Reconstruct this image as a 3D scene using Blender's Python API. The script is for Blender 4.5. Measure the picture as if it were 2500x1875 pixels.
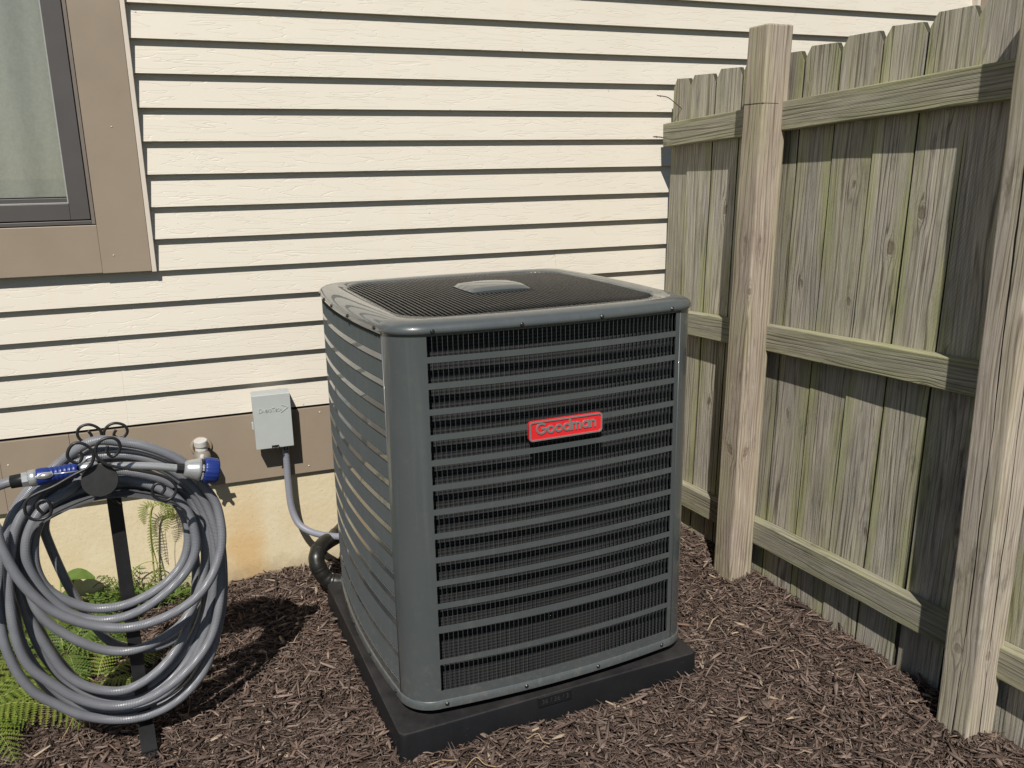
import bpy, bmesh, math, random
import numpy as np
from mathutils import Vector, Matrix, Quaternion

for o in list(bpy.data.objects):
    bpy.data.objects.remove(o)
random.seed(7)
rng = np.random.default_rng(11)
SC = bpy.context.scene
COL = SC.collection
R = math.radians

# ------------------------------------------------------------------ camera
cam_d = bpy.data.cameras.new('camera')
cam = bpy.data.objects.new('camera', cam_d)
COL.objects.link(cam)
cam_d.sensor_fit = 'HORIZONTAL'
cam_d.sensor_width = 36.0
cam_d.lens = 29.627
cam_d.clip_start = 0.05
cam_d.clip_end = 3000
_r = Vector((0.93328324, -0.35874857, -0.01678837))
_u = Vector((0.10352321, 0.22396506, 0.96908338))
_f = Vector((0.34389727, 0.90616726, -0.24616164))
M = Matrix.Identity(4)
for i in range(3):
    M[i][0] = _r[i]; M[i][1] = _u[i]; M[i][2] = -_f[i]
M[0][3], M[1][3], M[2][3] = -0.34424, -2.80296, 1.43955
cam.matrix_world = M
SC.camera = cam

# ------------------------------------------------------------------ sky + sun
SUN_DIR = Vector((1.0, 2.1, -2.75)).normalized()      # the way the light travels
to_sun = -SUN_DIR
world = bpy.data.worlds.new('World')
SC.world = world
world.use_nodes = True
wn = world.node_tree
wn.nodes.clear()
sky = wn.nodes.new('ShaderNodeTexSky')
sky.sky_type = 'NISHITA'
sky.sun_disc = False
sky.sun_elevation = math.asin(to_sun.z)
sky.sun_rotation = math.atan2(to_sun.x, to_sun.y)
sky.altitude = 200
sky.air_density = 1.0
sky.dust_density = 0.25
bg = wn.nodes.new('ShaderNodeBackground')
bg.inputs[1].default_value = 0.05
wo = wn.nodes.new('ShaderNodeOutputWorld')
wn.links.new(sky.outputs[0], bg.inputs[0])
wn.links.new(bg.outputs[0], wo.inputs[0])
sun_d = bpy.data.lights.new('sun', 'SUN')
sun_d.energy = 5.0
sun_d.angle = R(0.55)
sun_d.color = (1.0, 0.955, 0.885)
sun = bpy.data.objects.new('sun', sun_d)
COL.objects.link(sun)
sun.rotation_euler = SUN_DIR.to_track_quat('-Z', 'Y').to_euler()
sun.location = (-3, -6, 8)
SC.view_settings.view_transform = 'Standard'
SC.view_settings.look = 'None'
SC.view_settings.exposure = 0.1
SC.view_settings.gamma = 1.0
SC.view_settings.use_curve_mapping = False
SC.render.engine = 'CYCLES'
SC.cycles.max_bounces = 8
SC.cycles.transparent_max_bounces = 8


# ------------------------------------------------------------------ helpers
class MB:
    """collects shapes, then links them as one mesh object"""
    def __init__(s):
        s.v = []; s.f = []; s.smooth = []

    def add(s, verts, faces, smooth=False):
        b = len(s.v)
        s.v.extend([tuple(map(float, p)) for p in verts])
        s.f.extend([tuple(b + i for i in f) for f in faces])
        s.smooth.extend([smooth] * len(faces))
        return s

    def box(s, lo, hi):
        x0, y0, z0 = lo; x1, y1, z1 = hi
        return s.add([(x0, y0, z0), (x1, y0, z0), (x1, y1, z0), (x0, y1, z0), (x0, y0, z1), (x1, y0, z1), (x1, y1, z1), (x0, y1, z1)],
                     [(0, 3, 2, 1), (4, 5, 6, 7), (0, 1, 5, 4), (1, 2, 6, 5), (2, 3, 7, 6), (3, 0, 4, 7)])

    def prism(s, poly, a, b, axis='y'):
        """poly: 2-D outline in the plane across axis, extruded from a to b (outline x,z for y; y,z for x; x,y for z)"""
        n = len(poly)
        def p(q, t):
            return {'y': (q[0], t, q[1]), 'x': (t, q[0], q[1]), 'z': (q[0], q[1], t)}[axis]
        vs = [p(q, a) for q in poly] + [p(q, b) for q in poly]
        fs = [tuple(range(n))[::-1], tuple(range(n, 2 * n))] + [(i, (i + 1) % n, n + (i + 1) % n, n + i) for i in range(n)]
        return s.add(vs, fs)

    def tube(s, path, rad, sides=10, cap=True, smooth=True):
        P = [Vector(p) for p in path]
        n = len(P)
        if not hasattr(rad, '__len__'):
            rad = [rad] * n
        T = []
        for i in range(n):
            t = P[min(i + 1, n - 1)] - P[max(i - 1, 0)]
            T.append(t.normalized())
        up = Vector((0, 0, 1)) if abs(T[0].z) < .9 else Vector((1, 0, 0))
        N = (up - T[0] * up.dot(T[0])).normalized()
        vs = []
        for i in range(n):
            if i:
                q = T[i - 1].rotation_difference(T[i])
                N = q @ N
                N = (N - T[i] * N.dot(T[i])).normalized()
            B = T[i].cross(N)
            for k in range(sides):
                a = 2 * math.pi * k / sides
                vs.append(P[i] + (N * math.cos(a) + B * math.sin(a)) * rad[i])
        fs = []
        for i in range(n - 1):
            for k in range(sides):
                k2 = (k + 1) % sides
                fs.append((i * sides + k, i * sides + k2, (i + 1) * sides + k2, (i + 1) * sides + k))
        s.add(vs, fs, smooth)
        if cap:
            b = len(s.v) - len(vs)
            s.f.append(tuple(b + k for k in range(sides))[::-1]); s.smooth.append(False)
            s.f.append(tuple(b + (n - 1) * sides + k for k in range(sides))); s.smooth.append(False)
        return s

    def lathe(s, prof, origin, axis, sides=24, smooth=True, ridges=0, ridge_amp=0.0, ridge_span=None):
        """prof: (distance along axis, radius)"""
        A = Vector(axis).normalized()
        up = Vector((0, 0, 1)) if abs(A.z) < .9 else Vector((1, 0, 0))
        N = (up - A * up.dot(A)).normalized(); B = A.cross(N); O = Vector(origin)
        vs = []
        for i, (t, r) in enumerate(prof):
            for k in range(sides):
                a = 2 * math.pi * k / sides
                rr = r
                if ridges and (ridge_span is None or ridge_span[0] <= i <= ridge_span[1]):
                    rr = r * (1 + ridge_amp * math.cos(a * ridges))
                vs.append(O + A * t + (N * math.cos(a) + B * math.sin(a)) * rr)
        fs = []
        for i in range(len(prof) - 1):
            for k in range(sides):
                k2 = (k + 1) % sides
                fs.append((i * sides + k, i * sides + k2, (i + 1) * sides + k2, (i + 1) * sides + k))
        b = len(s.v)
        s.add(vs, fs, smooth)
        n = len(prof)
        if prof[0][1] > 1e-5:
            s.f.append(tuple(b + k for k in range(sides))[::-1]); s.smooth.append(False)
        if prof[-1][1] > 1e-5:
            s.f.append(tuple(b + (n - 1) * sides + k for k in range(sides))); s.smooth.append(False)
        return s

    def xform(s, M):
        s.v = [tuple(M @ Vector(p)) for p in s.v]
        return s

    def mesh(s, name):
        me = bpy.data.meshes.new(name)
        me.from_pydata(s.v, [], s.f)
        me.polygons.foreach_set('use_smooth', s.smooth)
        me.update()
        return me

    def build(s, name, mat=None, parent=None, bevel=0, seg=2, recalc=True):
        me = s.mesh(name)
        if recalc:
            bm = bmesh.new(); bm.from_mesh(me)
            bmesh.ops.recalc_face_normals(bm, faces=bm.faces)
            bm.to_mesh(me); bm.free()
        return link(name, me, mat, parent, bevel, seg)


def link(name, me, mat=None, parent=None, bevel=0, seg=2):
    o = bpy.data.objects.new(name, me)
    COL.objects.link(o)
    if mat and not me.materials:
        me.materials.append(mat)
    if parent:
        o.parent = parent
    if bevel:
        m = o.modifiers.new('bevel', 'BEVEL'); m.width = bevel; m.segments = seg; m.limit_method = 'ANGLE'; m.angle_limit = R(40)
    return o


def empty(name, loc=(0, 0, 0), rz=0.0):
    o = bpy.data.objects.new(name, None)
    o.empty_display_size = .1
    COL.objects.link(o)
    o.location = loc; o.rotation_euler = (0, 0, rz)
    return o


def tag(o, label=None, cat=None, group=None, kind=None):
    if label: o['label'] = label
    if cat: o['category'] = cat
    if group: o['group'] = group
    if kind: o['kind'] = kind
    return o


def spline(pts, per=8, closed=False):
    P = [np.array(p, float) for p in pts]
    n = len(P); out = []
    for i in range(n - 1):
        p0 = P[max(i - 1, 0)]; p1 = P[i]; p2 = P[i + 1]; p3 = P[min(i + 2, n - 1)]
        for k in range(per):
            t = k / per
            out.append(.5 * ((2 * p1) + (-p0 + p2) * t + (2 * p0 - 5 * p1 + 4 * p2 - p3) * t * t + (-p0 + 3 * p1 - 3 * p2 + p3) * t ** 3))
    out.append(P[-1])
    return out


def lift(path, z):
    return [(p[0], p[1], p[2] + z) for p in path]


# ------------------------------------------------------------------ material kit
class NT:
    def __init__(s, name):
        s.m = bpy.data.materials.new(name); s.m.use_nodes = True
        s.t = s.m.node_tree; s.t.nodes.clear()
        s.out = s.t.nodes.new('ShaderNodeOutputMaterial')
        s.b = s.t.nodes.new('ShaderNodeBsdfPrincipled')
        s.t.links.new(s.b.outputs[0], s.out.inputs[0])

    def n(s, typ, **kw):
        nd = s.t.nodes.new('ShaderNode' + typ)
        for k, v in kw.items():
            setattr(nd, k, v)
        return nd

    def l(s, a, b):
        s.t.links.new(a, b)

    def put(s, sock, v):
        if isinstance(v, bpy.types.NodeSocket): s.l(v, sock)
        elif v is not None: sock.default_value = v

    def math(s, op, a, b=None, c=None, clamp=False):
        nd = s.n('Math', operation=op); nd.use_clamp = clamp
        s.put(nd.inputs[0], a)
        if b is not None: s.put(nd.inputs[1], b)
        if c is not None: s.put(nd.inputs[2], c)
        return nd.outputs[0]

    def vmath(s, op, a, b=None):
        nd = s.n('VectorMath', operation=op)
        s.put(nd.inputs[0], a)
        if b is not None: s.put(nd.inputs[1], b)
        return nd.outputs[0]

    def coord(s, which='Object'):
        return s.n('TexCoord').outputs[which]

    def noise(s, vec, scale, detail=3, rough=.5, dist=0.0, col=False):
        nd = s.n('TexNoise'); s.put(nd.inputs['Vector'], vec)
        nd.inputs['Scale'].default_value = scale; nd.inputs['Detail'].default_value = detail
        nd.inputs['Roughness'].default_value = rough; nd.inputs['Distortion'].default_value = dist
        return nd.outputs['Color' if col else 'Fac']

    def mix(s, f, a, b, mode='MIX'):
        nd = s.n('Mix', data_type='RGBA', blend_type=mode)
        s.put(nd.inputs[0], f)
        for k, v in ((6, a), (7, b)):
            if isinstance(v, tuple) and len(v) == 3: v = (*v, 1)
            s.put(nd.inputs[k], v)
        return nd.outputs[2]

    def rng(s, v, a, b, c=0.0, d=1.0, smooth=False):
        nd = s.n('MapRange')
        if smooth: nd.interpolation_type = 'SMOOTHSTEP'
        s.put(nd.inputs[0], v)
        for i, x in enumerate((a, b, c, d)): s.put(nd.inputs[i + 1], x)
        return nd.outputs[0]

    def sep(s, v):
        nd = s.n('SeparateXYZ'); s.l(v, nd.inputs[0]); return nd.outputs

    def comb(s, x, y, z):
        nd = s.n('CombineXYZ')
        for i, v in enumerate((x, y, z)): s.put(nd.inputs[i], v)
        return nd.outputs[0]

    def bump(s, h, strength=.3, dist=.002, normal=None):
        nd = s.n('Bump'); nd.inputs['Strength'].default_value = strength; nd.inputs['Distance'].default_value = dist
        s.l(h, nd.inputs['Height'])
        if normal: s.l(normal, nd.inputs['Normal'])
        return nd.outputs[0]

    def set(s, base=None, rough=None, spec=None, metal=None, normal=None, coat=None, coat_r=None, sss=None, alpha=None):
        def c(v): return (*v, 1) if isinstance(v, tuple) and len(v) == 3 else v
        for k, v in (('Base Color', c(base)), ('Roughness', rough), ('Specular IOR Level', spec), ('Metallic', metal), ('Normal', normal), ('Coat Weight', coat), ('Coat Roughness', coat_r), ('Alpha', alpha)):
            s.put(s.b.inputs[k], v)
        return s.m

    def rand(s):
        return s.n('ObjectInfo').outputs['Random']


def plain(name, base, rough=.5, spec=.5, metal=0.0, var=.12, scale=40, bump=.0, coat=0.0, bscale=200):
    """one paint or plastic: slight mottling, slight roughness change, optional fine relief"""
    k = NT(name)
    co = k.coord()
    nz = k.noise(co, scale, 4, .6)
    nz2 = k.noise(co, scale * .17, 3, .5)
    f = k.math('ADD', k.math('MULTIPLY', nz, .5), k.math('MULTIPLY', nz2, .5))
    d = tuple(max(0, c * (1 - var)) for c in base); l = tuple(min(1, c * (1 + var)) for c in base)
    colr = k.mix(k.rng(f, .3, .7), d, l)
    rg = k.rng(f, .3, .7, rough * .85, min(1, rough * 1.15))
    nrm = k.bump(k.noise(co, bscale, 3, .6), bump, .001) if bump else None
    return k.set(colr, rg, spec, metal, nrm, coat if coat else None, .08 if coat else None)


def m_siding():
    k = NT('cream_siding')
    co = k.coord(); s = k.sep(co)
    v = k.comb(k.math('MULTIPLY', s[0], 4.2), 0.0, k.math('MULTIPLY', s[2], 40.0))
    nz = k.noise(v, 1.0, 2.5, .5, .5)
    pp = k.math('PINGPONG', k.math('MULTIPLY', nz, 11.0), 1.0)
    line = k.rng(pp, 0.0, .16, 0.0, 1.0, True)
    brk = k.rng(k.noise(k.comb(k.math('MULTIPLY', s[0], 6.0), 3.0, k.math('MULTIPLY', s[2], 30.0)), 1.0, 2), .28, .38)
    h = k.math('SUBTRACT', 1.0, k.math('MULTIPLY', k.math('SUBTRACT', 1.0, line), brk))
    fine = k.noise(k.comb(k.math('MULTIPLY', s[0], 50), s[1], k.math('MULTIPLY', s[2], 330)), 1.0, 3, .6)
    n1 = k.bump(h, .45, .0012)
    n2 = k.bump(fine, .10, .0008, n1)
    big = k.noise(co, 1.6, 4, .55)
    col = k.mix(k.rng(big, .35, .7), (.596, .550, .466), (.626, .581, .497))
    st = k.noise(k.comb(k.math('MULTIPLY', s[0], 14), 1.0, k.math('MULTIPLY', s[2], 1.2)), 1.0, 4, .6)
    col = k.mix(k.math('MULTIPLY', k.rng(st, .55, .8), .22), col, (.62, .51, .35))
    vo = k.n('TexVoronoi'); vo.inputs['Scale'].default_value = 17.0; k.l(co, vo.inputs['Vector'])
    speck = k.rng(vo.outputs['Distance'], .03, .05, 1.0, 0.0)
    speck = k.math('MULTIPLY', speck, k.rng(k.noise(co, 5.0, 2), .52, .58))
    col = k.mix(k.math('MULTIPLY', speck, .7), col, (.16, .12, .08))
    col = k.mix(k.math('MULTIPLY', k.math('SUBTRACT', 1.0, h), .10), col, (.46, .40, .30))
    return k.set(col, .48, .35, 0.0, n2)


def m_wood(name, light, dark, tint, algae=.5, grain=1.0, freq=70.0, saw=.4, knots=1.0, check=None, half=.07, side_shade=0.0, kdens=2.3):
    """board: local x across, local z along the grain"""
    k = NT(name)
    tc = k.n('TexCoord')
    co = tc.outputs['Object']
    rnd = k.rand()
    r2 = k.math('FRACT', k.math('MULTIPLY', rnd, 17.31))
    r3 = k.math('FRACT', k.math('MULTIPLY', rnd, 61.7))
    s = k.sep(co)
    off = k.math('MULTIPLY', rnd, 53.0)
    x, y, z = s[0], s[1], s[2]
    xs = k.math('ADD', x, k.math('MULTIPLY', y, .7))
    zz = k.math('ADD', z, off)
    # knots: one candidate per voronoi cell, measured in real size so that they stay round
    kx, kz = 8.0, kdens
    kv = k.comb(k.math('MULTIPLY', k.math('ADD', xs, off), kx), 0.0, k.math('MULTIPLY', zz, kz))
    vo = k.n('TexVoronoi'); vo.inputs['Scale'].default_value = 1.0; vo.inputs['Randomness'].default_value = .9; k.l(kv, vo.inputs['Vector'])
    dv = k.sep(k.vmath('SUBTRACT', kv, vo.outputs['Position']))
    dx = k.math('DIVIDE', dv[0], kx); dz = k.math('DIVIDE', dv[2], kz)
    sepc = k.n('SeparateColor'); k.l(vo.outputs['Color'], sepc.inputs[0])
    has = k.math('MULTIPLY', k.rng(sepc.outputs[0], .52, .53), knots)
    el = k.math('ADD', dz, k.math('MULTIPLY', dx, k.rng(sepc.outputs[1], 0.0, 1.0, -1.2, 1.2)))
    wob = k.math('MULTIPLY', k.math('SUBTRACT', k.noise(k.comb(k.math('MULTIPLY', xs, 60), off, k.math('MULTIPLY', zz, 40)), 1.0, 4, .65), .5), .020)
    kd = k.math('ADD', k.math('SQRT', k.math('ADD', k.math('MULTIPLY', dx, dx), k.math('MULTIPLY', k.math('MULTIPLY', el, el), .42))), wob)
    kr = k.rng(sepc.outputs[2], 0.0, 1.0, .006, .0125)
    kn = k.math('MULTIPLY', k.rng(kd, k.math('MULTIPLY', kr, .7), k.math('MULTIPLY', kr, 1.15), 1.0, 0.0, True), has)
    kw = k.math('MULTIPLY', k.rng(kd, 0.0, .045, 1.0, 0.0, True), has)
    halo = k.math('MULTIPLY', k.rng(kd, kr, k.math('MULTIPLY', kr, 2.6), 1.0, 0.0), has)
    rings = k.math('MULTIPLY', k.rng(k.math('PINGPONG', k.math('MULTIPLY', kd, 260.0), 1.0), 0.0, .6, 1.0, 0.0), halo)
    # grain lines: uneven spacing, swept aside by the knots
    warp = k.noise(k.comb(k.math('MULTIPLY', xs, 9.0), off, k.math('MULTIPLY', zz, .9)), 1.0, 3, .5)
    warp2 = k.noise(k.comb(k.math('MULTIPLY', xs, 46.0), off, k.math('MULTIPLY', zz, 1.1)), 1.0, 2, .5)
    sgn = k.math('SIGN', dx)
    gx = k.math('ADD', k.math('MULTIPLY', k.math('SUBTRACT', xs, k.math('MULTIPLY', k.math('MULTIPLY', sgn, kw), .012)), freq), k.math('ADD', k.math('MULTIPLY', warp, 13.0), k.math('MULTIPLY', warp2, 4.5)))
    sw = k.math('PINGPONG', gx, 1.0)
    ln = k.rng(sw, .0, .5, 1.0, 0.0, True)
    ln = k.math('MULTIPLY', ln, k.rng(k.noise(k.comb(k.math('MULTIPLY', xs, 30.0), off, k.math('MULTIPLY', zz, 3.0)), 1.0, 3), .3, .62))
    fib = k.noise(k.comb(k.math('MULTIPLY', xs, 300.0), k.math('MULTIPLY', y, 40.0), k.math('MULTIPLY', zz, 8.0)), 1.0, 4, .65)
    big = k.noise(k.comb(k.math('MULTIPLY', xs, 16.0), off, k.math('MULTIPLY', zz, 1.6)), 1.0, 5, .62)
    blot = k.noise(k.comb(k.math('MULTIPLY', xs, 9.0), k.math('ADD', off, 4.0), k.math('MULTIPLY', zz, 4.5)), 1.0, 5, .6)
    col = k.mix(k.rng(big, .36, .64), light, tint)
    # board to board: some silvery, some tan, some dark
    col = k.mix(k.rng(r2, .3, 1.0, 0.0, .55), col, k.mix(.5, tint, (.27, .265, .25)))
    col = k.mix(k.rng(r3, .35, 1.0, 0.0, .45), col, k.mix(.6, light, dark))
    col = k.mix(k.math('MULTIPLY', ln, grain), col, dark)
    col = k.mix(k.rng(fib, .32, .70, .72, 0.0), col, dark)
    col = k.mix(k.math('MULTIPLY', k.rng(fib, .60, .8), .5), col, k.mix(.5, light, (.62, .58, .50)))
    # algae, mostly along board edges
    ed = k.rng(k.math('ABSOLUTE', x), half * .30, half * .95, 0.18, 1.0)
    an = k.rng(k.noise(k.comb(k.math('MULTIPLY', xs, 15.0), off, k.math('MULTIPLY', zz, 2.6)), 1.0, 5, .65), .40, .56)
    col = k.mix(k.math('MULTIPLY', k.math('MULTIPLY', ed, an), algae), col, k.mix(ln, (.33, .34, .14), (.16, .165, .065)))
    # black mildew
    mb = k.rng(k.noise(k.comb(k.math('MULTIPLY', xs, 55.0), off, k.math('MULTIPLY', zz, 9.0)), 1.0, 5, .72), .54, .72)
    col = k.mix(k.math('MULTIPLY', k.math('MULTIPLY', mb, k.rng(blot, .40, .60)), .75), col, (.065, .058, .047))
    col = k.mix(k.math('MULTIPLY', k.rng(blot, .55, .75), .35), col, dark)
    col = k.mix(k.math('MULTIPLY', rings, .55), col, dark)
    col = k.mix(k.math('MULTIPLY', kn, k.rng(sepc.outputs[1], 0.0, 1.0, .45, .85)), col, k.mix(fib, (.06, .042, .03), (.20, .145, .095)))
    if side_shade:  # side faces painted near black so the gaps between boards read as shade
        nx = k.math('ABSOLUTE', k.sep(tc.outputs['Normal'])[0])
        col = k.mix(k.math('MULTIPLY', k.rng(nx, .35, .8), side_shade), col, (.030, .030, .018))
    h = k.math('ADD', k.math('MULTIPLY', fib, .8), k.math('MULTIPLY', k.math('SUBTRACT', 1.0, ln), .55))
    h = k.math('SUBTRACT', h, k.math('MULTIPLY', kn, .5))
    if saw:
        sa = k.math('SINE', k.math('ADD', k.math('MULTIPLY', zz, 420.0), k.math('ADD', k.math('MULTIPLY', x, 620.0), k.math('MULTIPLY', warp, 22.0))))
        h = k.math('ADD', h, k.math('MULTIPLY', k.math('MULTIPLY', sa, k.rng(big, .35, .6)), saw * .3))
    if check is not None:
        cn = k.math('MULTIPLY', k.math('SUBTRACT', k.noise(k.comb(0.0, off, k.math('MULTIPLY', zz, 2.5)), 1.0, 4), .5), .022)
        cw = k.rng(k.noise(k.comb(3.0, off, k.math('MULTIPLY', zz, 3.0)), 1.0, 3), .35, .65, .0004, .0019)
        cr = k.rng(k.math('ABSOLUTE', k.math('SUBTRACT', k.math('ADD', k.math('ADD', x, y), cn), check)), cw, k.math('MULTIPLY', cw, 1.6), 1.0, 0.0)
        col = k.mix(cr, col, (.012, .010, .008))
        h = k.math('SUBTRACT', h, k.math('MULTIPLY', cr, 3.0))
    nb = k.bump(h, .75, .0015)
    return k.set(col, .85, .2, 0.0, nb)


def m_foundation():
    k = NT('foundation_stucco')
    co = k.coord(); s = k.sep(co)
    a = k.noise(co, 5.0, 5, .6); b = k.noise(co, 160, 4, .7)
    col = k.mix(k.rng(a, .3, .7), (.60, .505, .33), (.67, .585, .415))
    # rust stain
    dx = k.math('DIVIDE', k.math('ADD', s[0], .265), .075)
    w = k.math('ADD', k.math('MULTIPLY', dx, dx), k.math('MULTIPLY', k.math('SUBTRACT', k.noise(co, 9, 4, .6), .5), 2.2))
    f = k.math('MULTIPLY', k.rng(w, 1.3, .0), k.rng(s[2], .45, .22))
    col = k.mix(k.math('MULTIPLY', f, .62), col, (.56, .34, .12))
    f2 = k.math('MULTIPLY', k.rng(k.noise(co, 3.2, 5, .6), .5, .66), k.rng(s[2], .40, .1))
    col = k.mix(k.math('MULTIPLY', f2, .4), col, (.54, .38, .17))
    spl = k.math('MULTIPLY', k.rng(k.math('ADD', s[2], k.math('MULTIPLY', k.noise(co, 26, 4, .7), .09)), .205, .13), .55)
    col = k.mix(spl, col, (.20, .145, .09))
    pit = k.rng(b, .30, .38)
    col = k.mix(k.math('MULTIPLY', k.math('SUBTRACT', 1.0, pit), .6), col, (.22, .16, .08))
    nb = k.bump(k.math('ADD', k.noise(co, 60, 5, .65), k.math('MULTIPLY', pit, .8)), .5, .003)
    return k.set(col, .9, .15, 0.0, nb)


def m_attr(name, rough=.85, spec=.2, bump=.5):
    k = NT(name)
    at = k.n('Attribute', attribute_name='tint')
    co = k.coord()
    f = k.noise(co, 500, 3, .6)
    col = k.mix(k.rng(f, .3, .7), k.mix(.35, at.outputs['Color'], (.02, .014, .011)), at.outputs['Color'])
    return k.set(col, rough, spec, 0.0, k.bump(k.noise(co, 900, 2, .6), bump, .0006))


def m_leaf(name, a, b):
    k = NT(name)
    co = k.coord()
    col = k.mix(k.rng(k.noise(co, 22, 3, .6), .3, .7), a, b)
    col = k.mix(k.math('MULTIPLY', k.rng(k.noise(co, 7, 3, .6), .6, .75), .5), col, (.22, .16, .04))
    k.set(col, .5, .35)
    tr = k.n('BsdfTranslucent'); k.put(tr.inputs[0], k.mix(.5, col, (.22, .30, .03)))
    ms = k.n('MixShader'); ms.inputs[0].default_value = .3
    k.l(k.b.outputs[0], ms.inputs[1]); k.l(tr.outputs[0], ms.inputs[2]); k.l(ms.outputs[0], k.out.inputs[0])
    return k.m


def m_glass():
    k = NT('window_glass')
    k.t.nodes.remove(k.b)
    tr = k.n('BsdfTransparent'); tr.inputs[0].default_value = (.94, .95, .94, 1)
    gl = k.n('BsdfGlossy'); gl.inputs['Roughness'].default_value = .01
    fr = k.n('Fresnel'); bf = k.n('NewGeometry').outputs['Backfacing']; k.l(k.rng(bf, 0.0, 1.0, 1.5, .66667), fr.inputs[0])
    f2 = k.math('MULTIPLY', fr.outputs[0], 1.0, clamp=True)
    ms = k.n('MixShader')
    k.l(f2, ms.inputs[0]); k.l(tr.outputs[0], ms.inputs[1]); k.l(gl.outputs[0], ms.inputs[2]); k.l(ms.outputs[0], k.out.inputs[0])
    return k.m


def m_curtain():
    k = NT('curtain_fabric')
    co = k.coord(); s = k.sep(co)
    wv = k.math('ADD', k.math('SINE', k.math('MULTIPLY', s[0], 2600)), k.math('SINE', k.math('MULTIPLY', s[2], 2600)))
    n = k.noise(co, 120, 4, .6)
    col = k.mix(k.rng(n, .3, .7), (.325, .325, .285), (.375, .375, .33))
    st = k.rng(k.noise(k.comb(k.math('MULTIPLY', s[0], 60), 0.0, k.math('MULTIPLY', s[2], 20)), 1, 4), .52, .72)
    col = k.mix(k.math('MULTIPLY', st, .3), col, (.25, .25, .21))
    return k.set(col, .95, .1, 0.0, k.bump(wv, .15, .0004))


def m_hose():
    k = NT('grey_hose_rubber')
    u = k.coord('UV'); s = k.sep(u)
    rib = k.math('SINE', k.math('ADD', k.math('MULTIPLY', s[0], 2 * math.pi / .0036), k.math('MULTIPLY', s[1], 2 * math.pi)))
    wv = k.math('SINE', k.math('ADD', k.math('MULTIPLY', s[1], 2 * math.pi * 16), k.math('MULTIPLY', s[0], 160.0)))
    h = k.math('ADD', rib, k.math('MULTIPLY', wv, .35))
    co = k.coord()
    col = k.mix(k.rng(k.noise(co, 18, 4, .6), .3, .7), (.146, .151, .168), (.190, .196, .214))
    return k.set(col, .32, .5, 0.0, k.bump(h, .32, .0009))


def m_coil():
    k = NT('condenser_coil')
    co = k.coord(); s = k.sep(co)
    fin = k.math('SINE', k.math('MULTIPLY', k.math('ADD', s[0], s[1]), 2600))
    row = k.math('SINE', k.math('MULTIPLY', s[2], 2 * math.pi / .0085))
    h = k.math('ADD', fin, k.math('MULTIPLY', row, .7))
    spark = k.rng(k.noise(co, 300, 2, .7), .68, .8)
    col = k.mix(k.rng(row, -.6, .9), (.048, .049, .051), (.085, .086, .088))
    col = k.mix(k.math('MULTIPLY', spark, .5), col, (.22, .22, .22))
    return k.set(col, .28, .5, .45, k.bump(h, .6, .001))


def m_acpaint():
    k = NT('slate_grey_enamel')
    co = k.coord()
    n = k.noise(co, 6, 3, .5)
    col = k.mix(k.rng(n, .3, .7), (.064, .074, .076), (.071, .081, .083))
    dust = k.rng(k.noise(co, 35, 5, .7), .55, .8)
    col = k.mix(k.math('MULTIPLY', dust, .06), col, (.35, .32, .27))
    zc = k.sep(co)[2]
    spl = k.math('MULTIPLY', k.rng(k.noise(co, 55, 5, .75), .50, .72), k.rng(zc, .42, .18, 0.0, .30))
    col = k.mix(spl, col, (.22, .175, .14))
    stk = k.noise(k.comb(k.math('MULTIPLY', k.sep(co)[0], 40.0), k.math('MULTIPLY', k.sep(co)[1], 40.0), k.math('MULTIPLY', zc, 1.5)), 1.0, 4, .6)
    col = k.mix(k.math('MULTIPLY', k.rng(stk, .55, .8), .10), col, (.26, .26, .25))
    rg = k.rng(k.noise(co, 14, 4, .6), .3, .7, .30, .40)
    return k.set(col, rg, .5, 0.0, k.bump(k.noise(co, 7, 2, .5), .03, .004), .8, .03)


def m_pad():
    k = NT('black_plastic_pad')
    co = k.coord(); s = k.sep(k.n('NewGeometry').outputs['Normal'])
    peb = k.noise(co, 420, 3, .6)
    dust = k.rng(k.noise(co, 11, 5, .65), .36, .68)
    up = k.rng(s[2], .5, .9)
    f = k.math('ADD', k.math('MULTIPLY', k.math('MULTIPLY', up, dust), .55), k.math('MULTIPLY', up, .25))
    col = k.mix(f, (.0085, .009, .0105), (.038, .035, .034))
    sp = k.rng(k.noise(co, 230, 2, .8), .73, .78)
    col = k.mix(k.math('MULTIPLY', sp, .6), col, (.22, .19, .16))
    return k.set(col, k.rng(dust, 0, 1, .45, .62), .3, 0.0, k.bump(peb, .35, .0009))


def m_ground():
    k = NT('soil_and_lawn')
    co = k.coord(); s = k.sep(co)
    n = k.noise(co, 38, 6, .7)
    soil = k.mix(k.rng(n, .3, .7), (.030, .020, .016), (.095, .066, .054))
    gr = k.mix(k.rng(k.noise(co, 3, 5, .7), .3, .7), (.050, .060, .022), (.082, .088, .040))
    edge = k.math('ADD', s[1], k.math('MULTIPLY', k.noise(co, 3, 3), .15))
    f = k.rng(edge, -2.75, -2.95)
    col = k.mix(f, soil, gr)
    return k.set(col, .95, .1, 0.0, k.bump(n, .8, .01))


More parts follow.
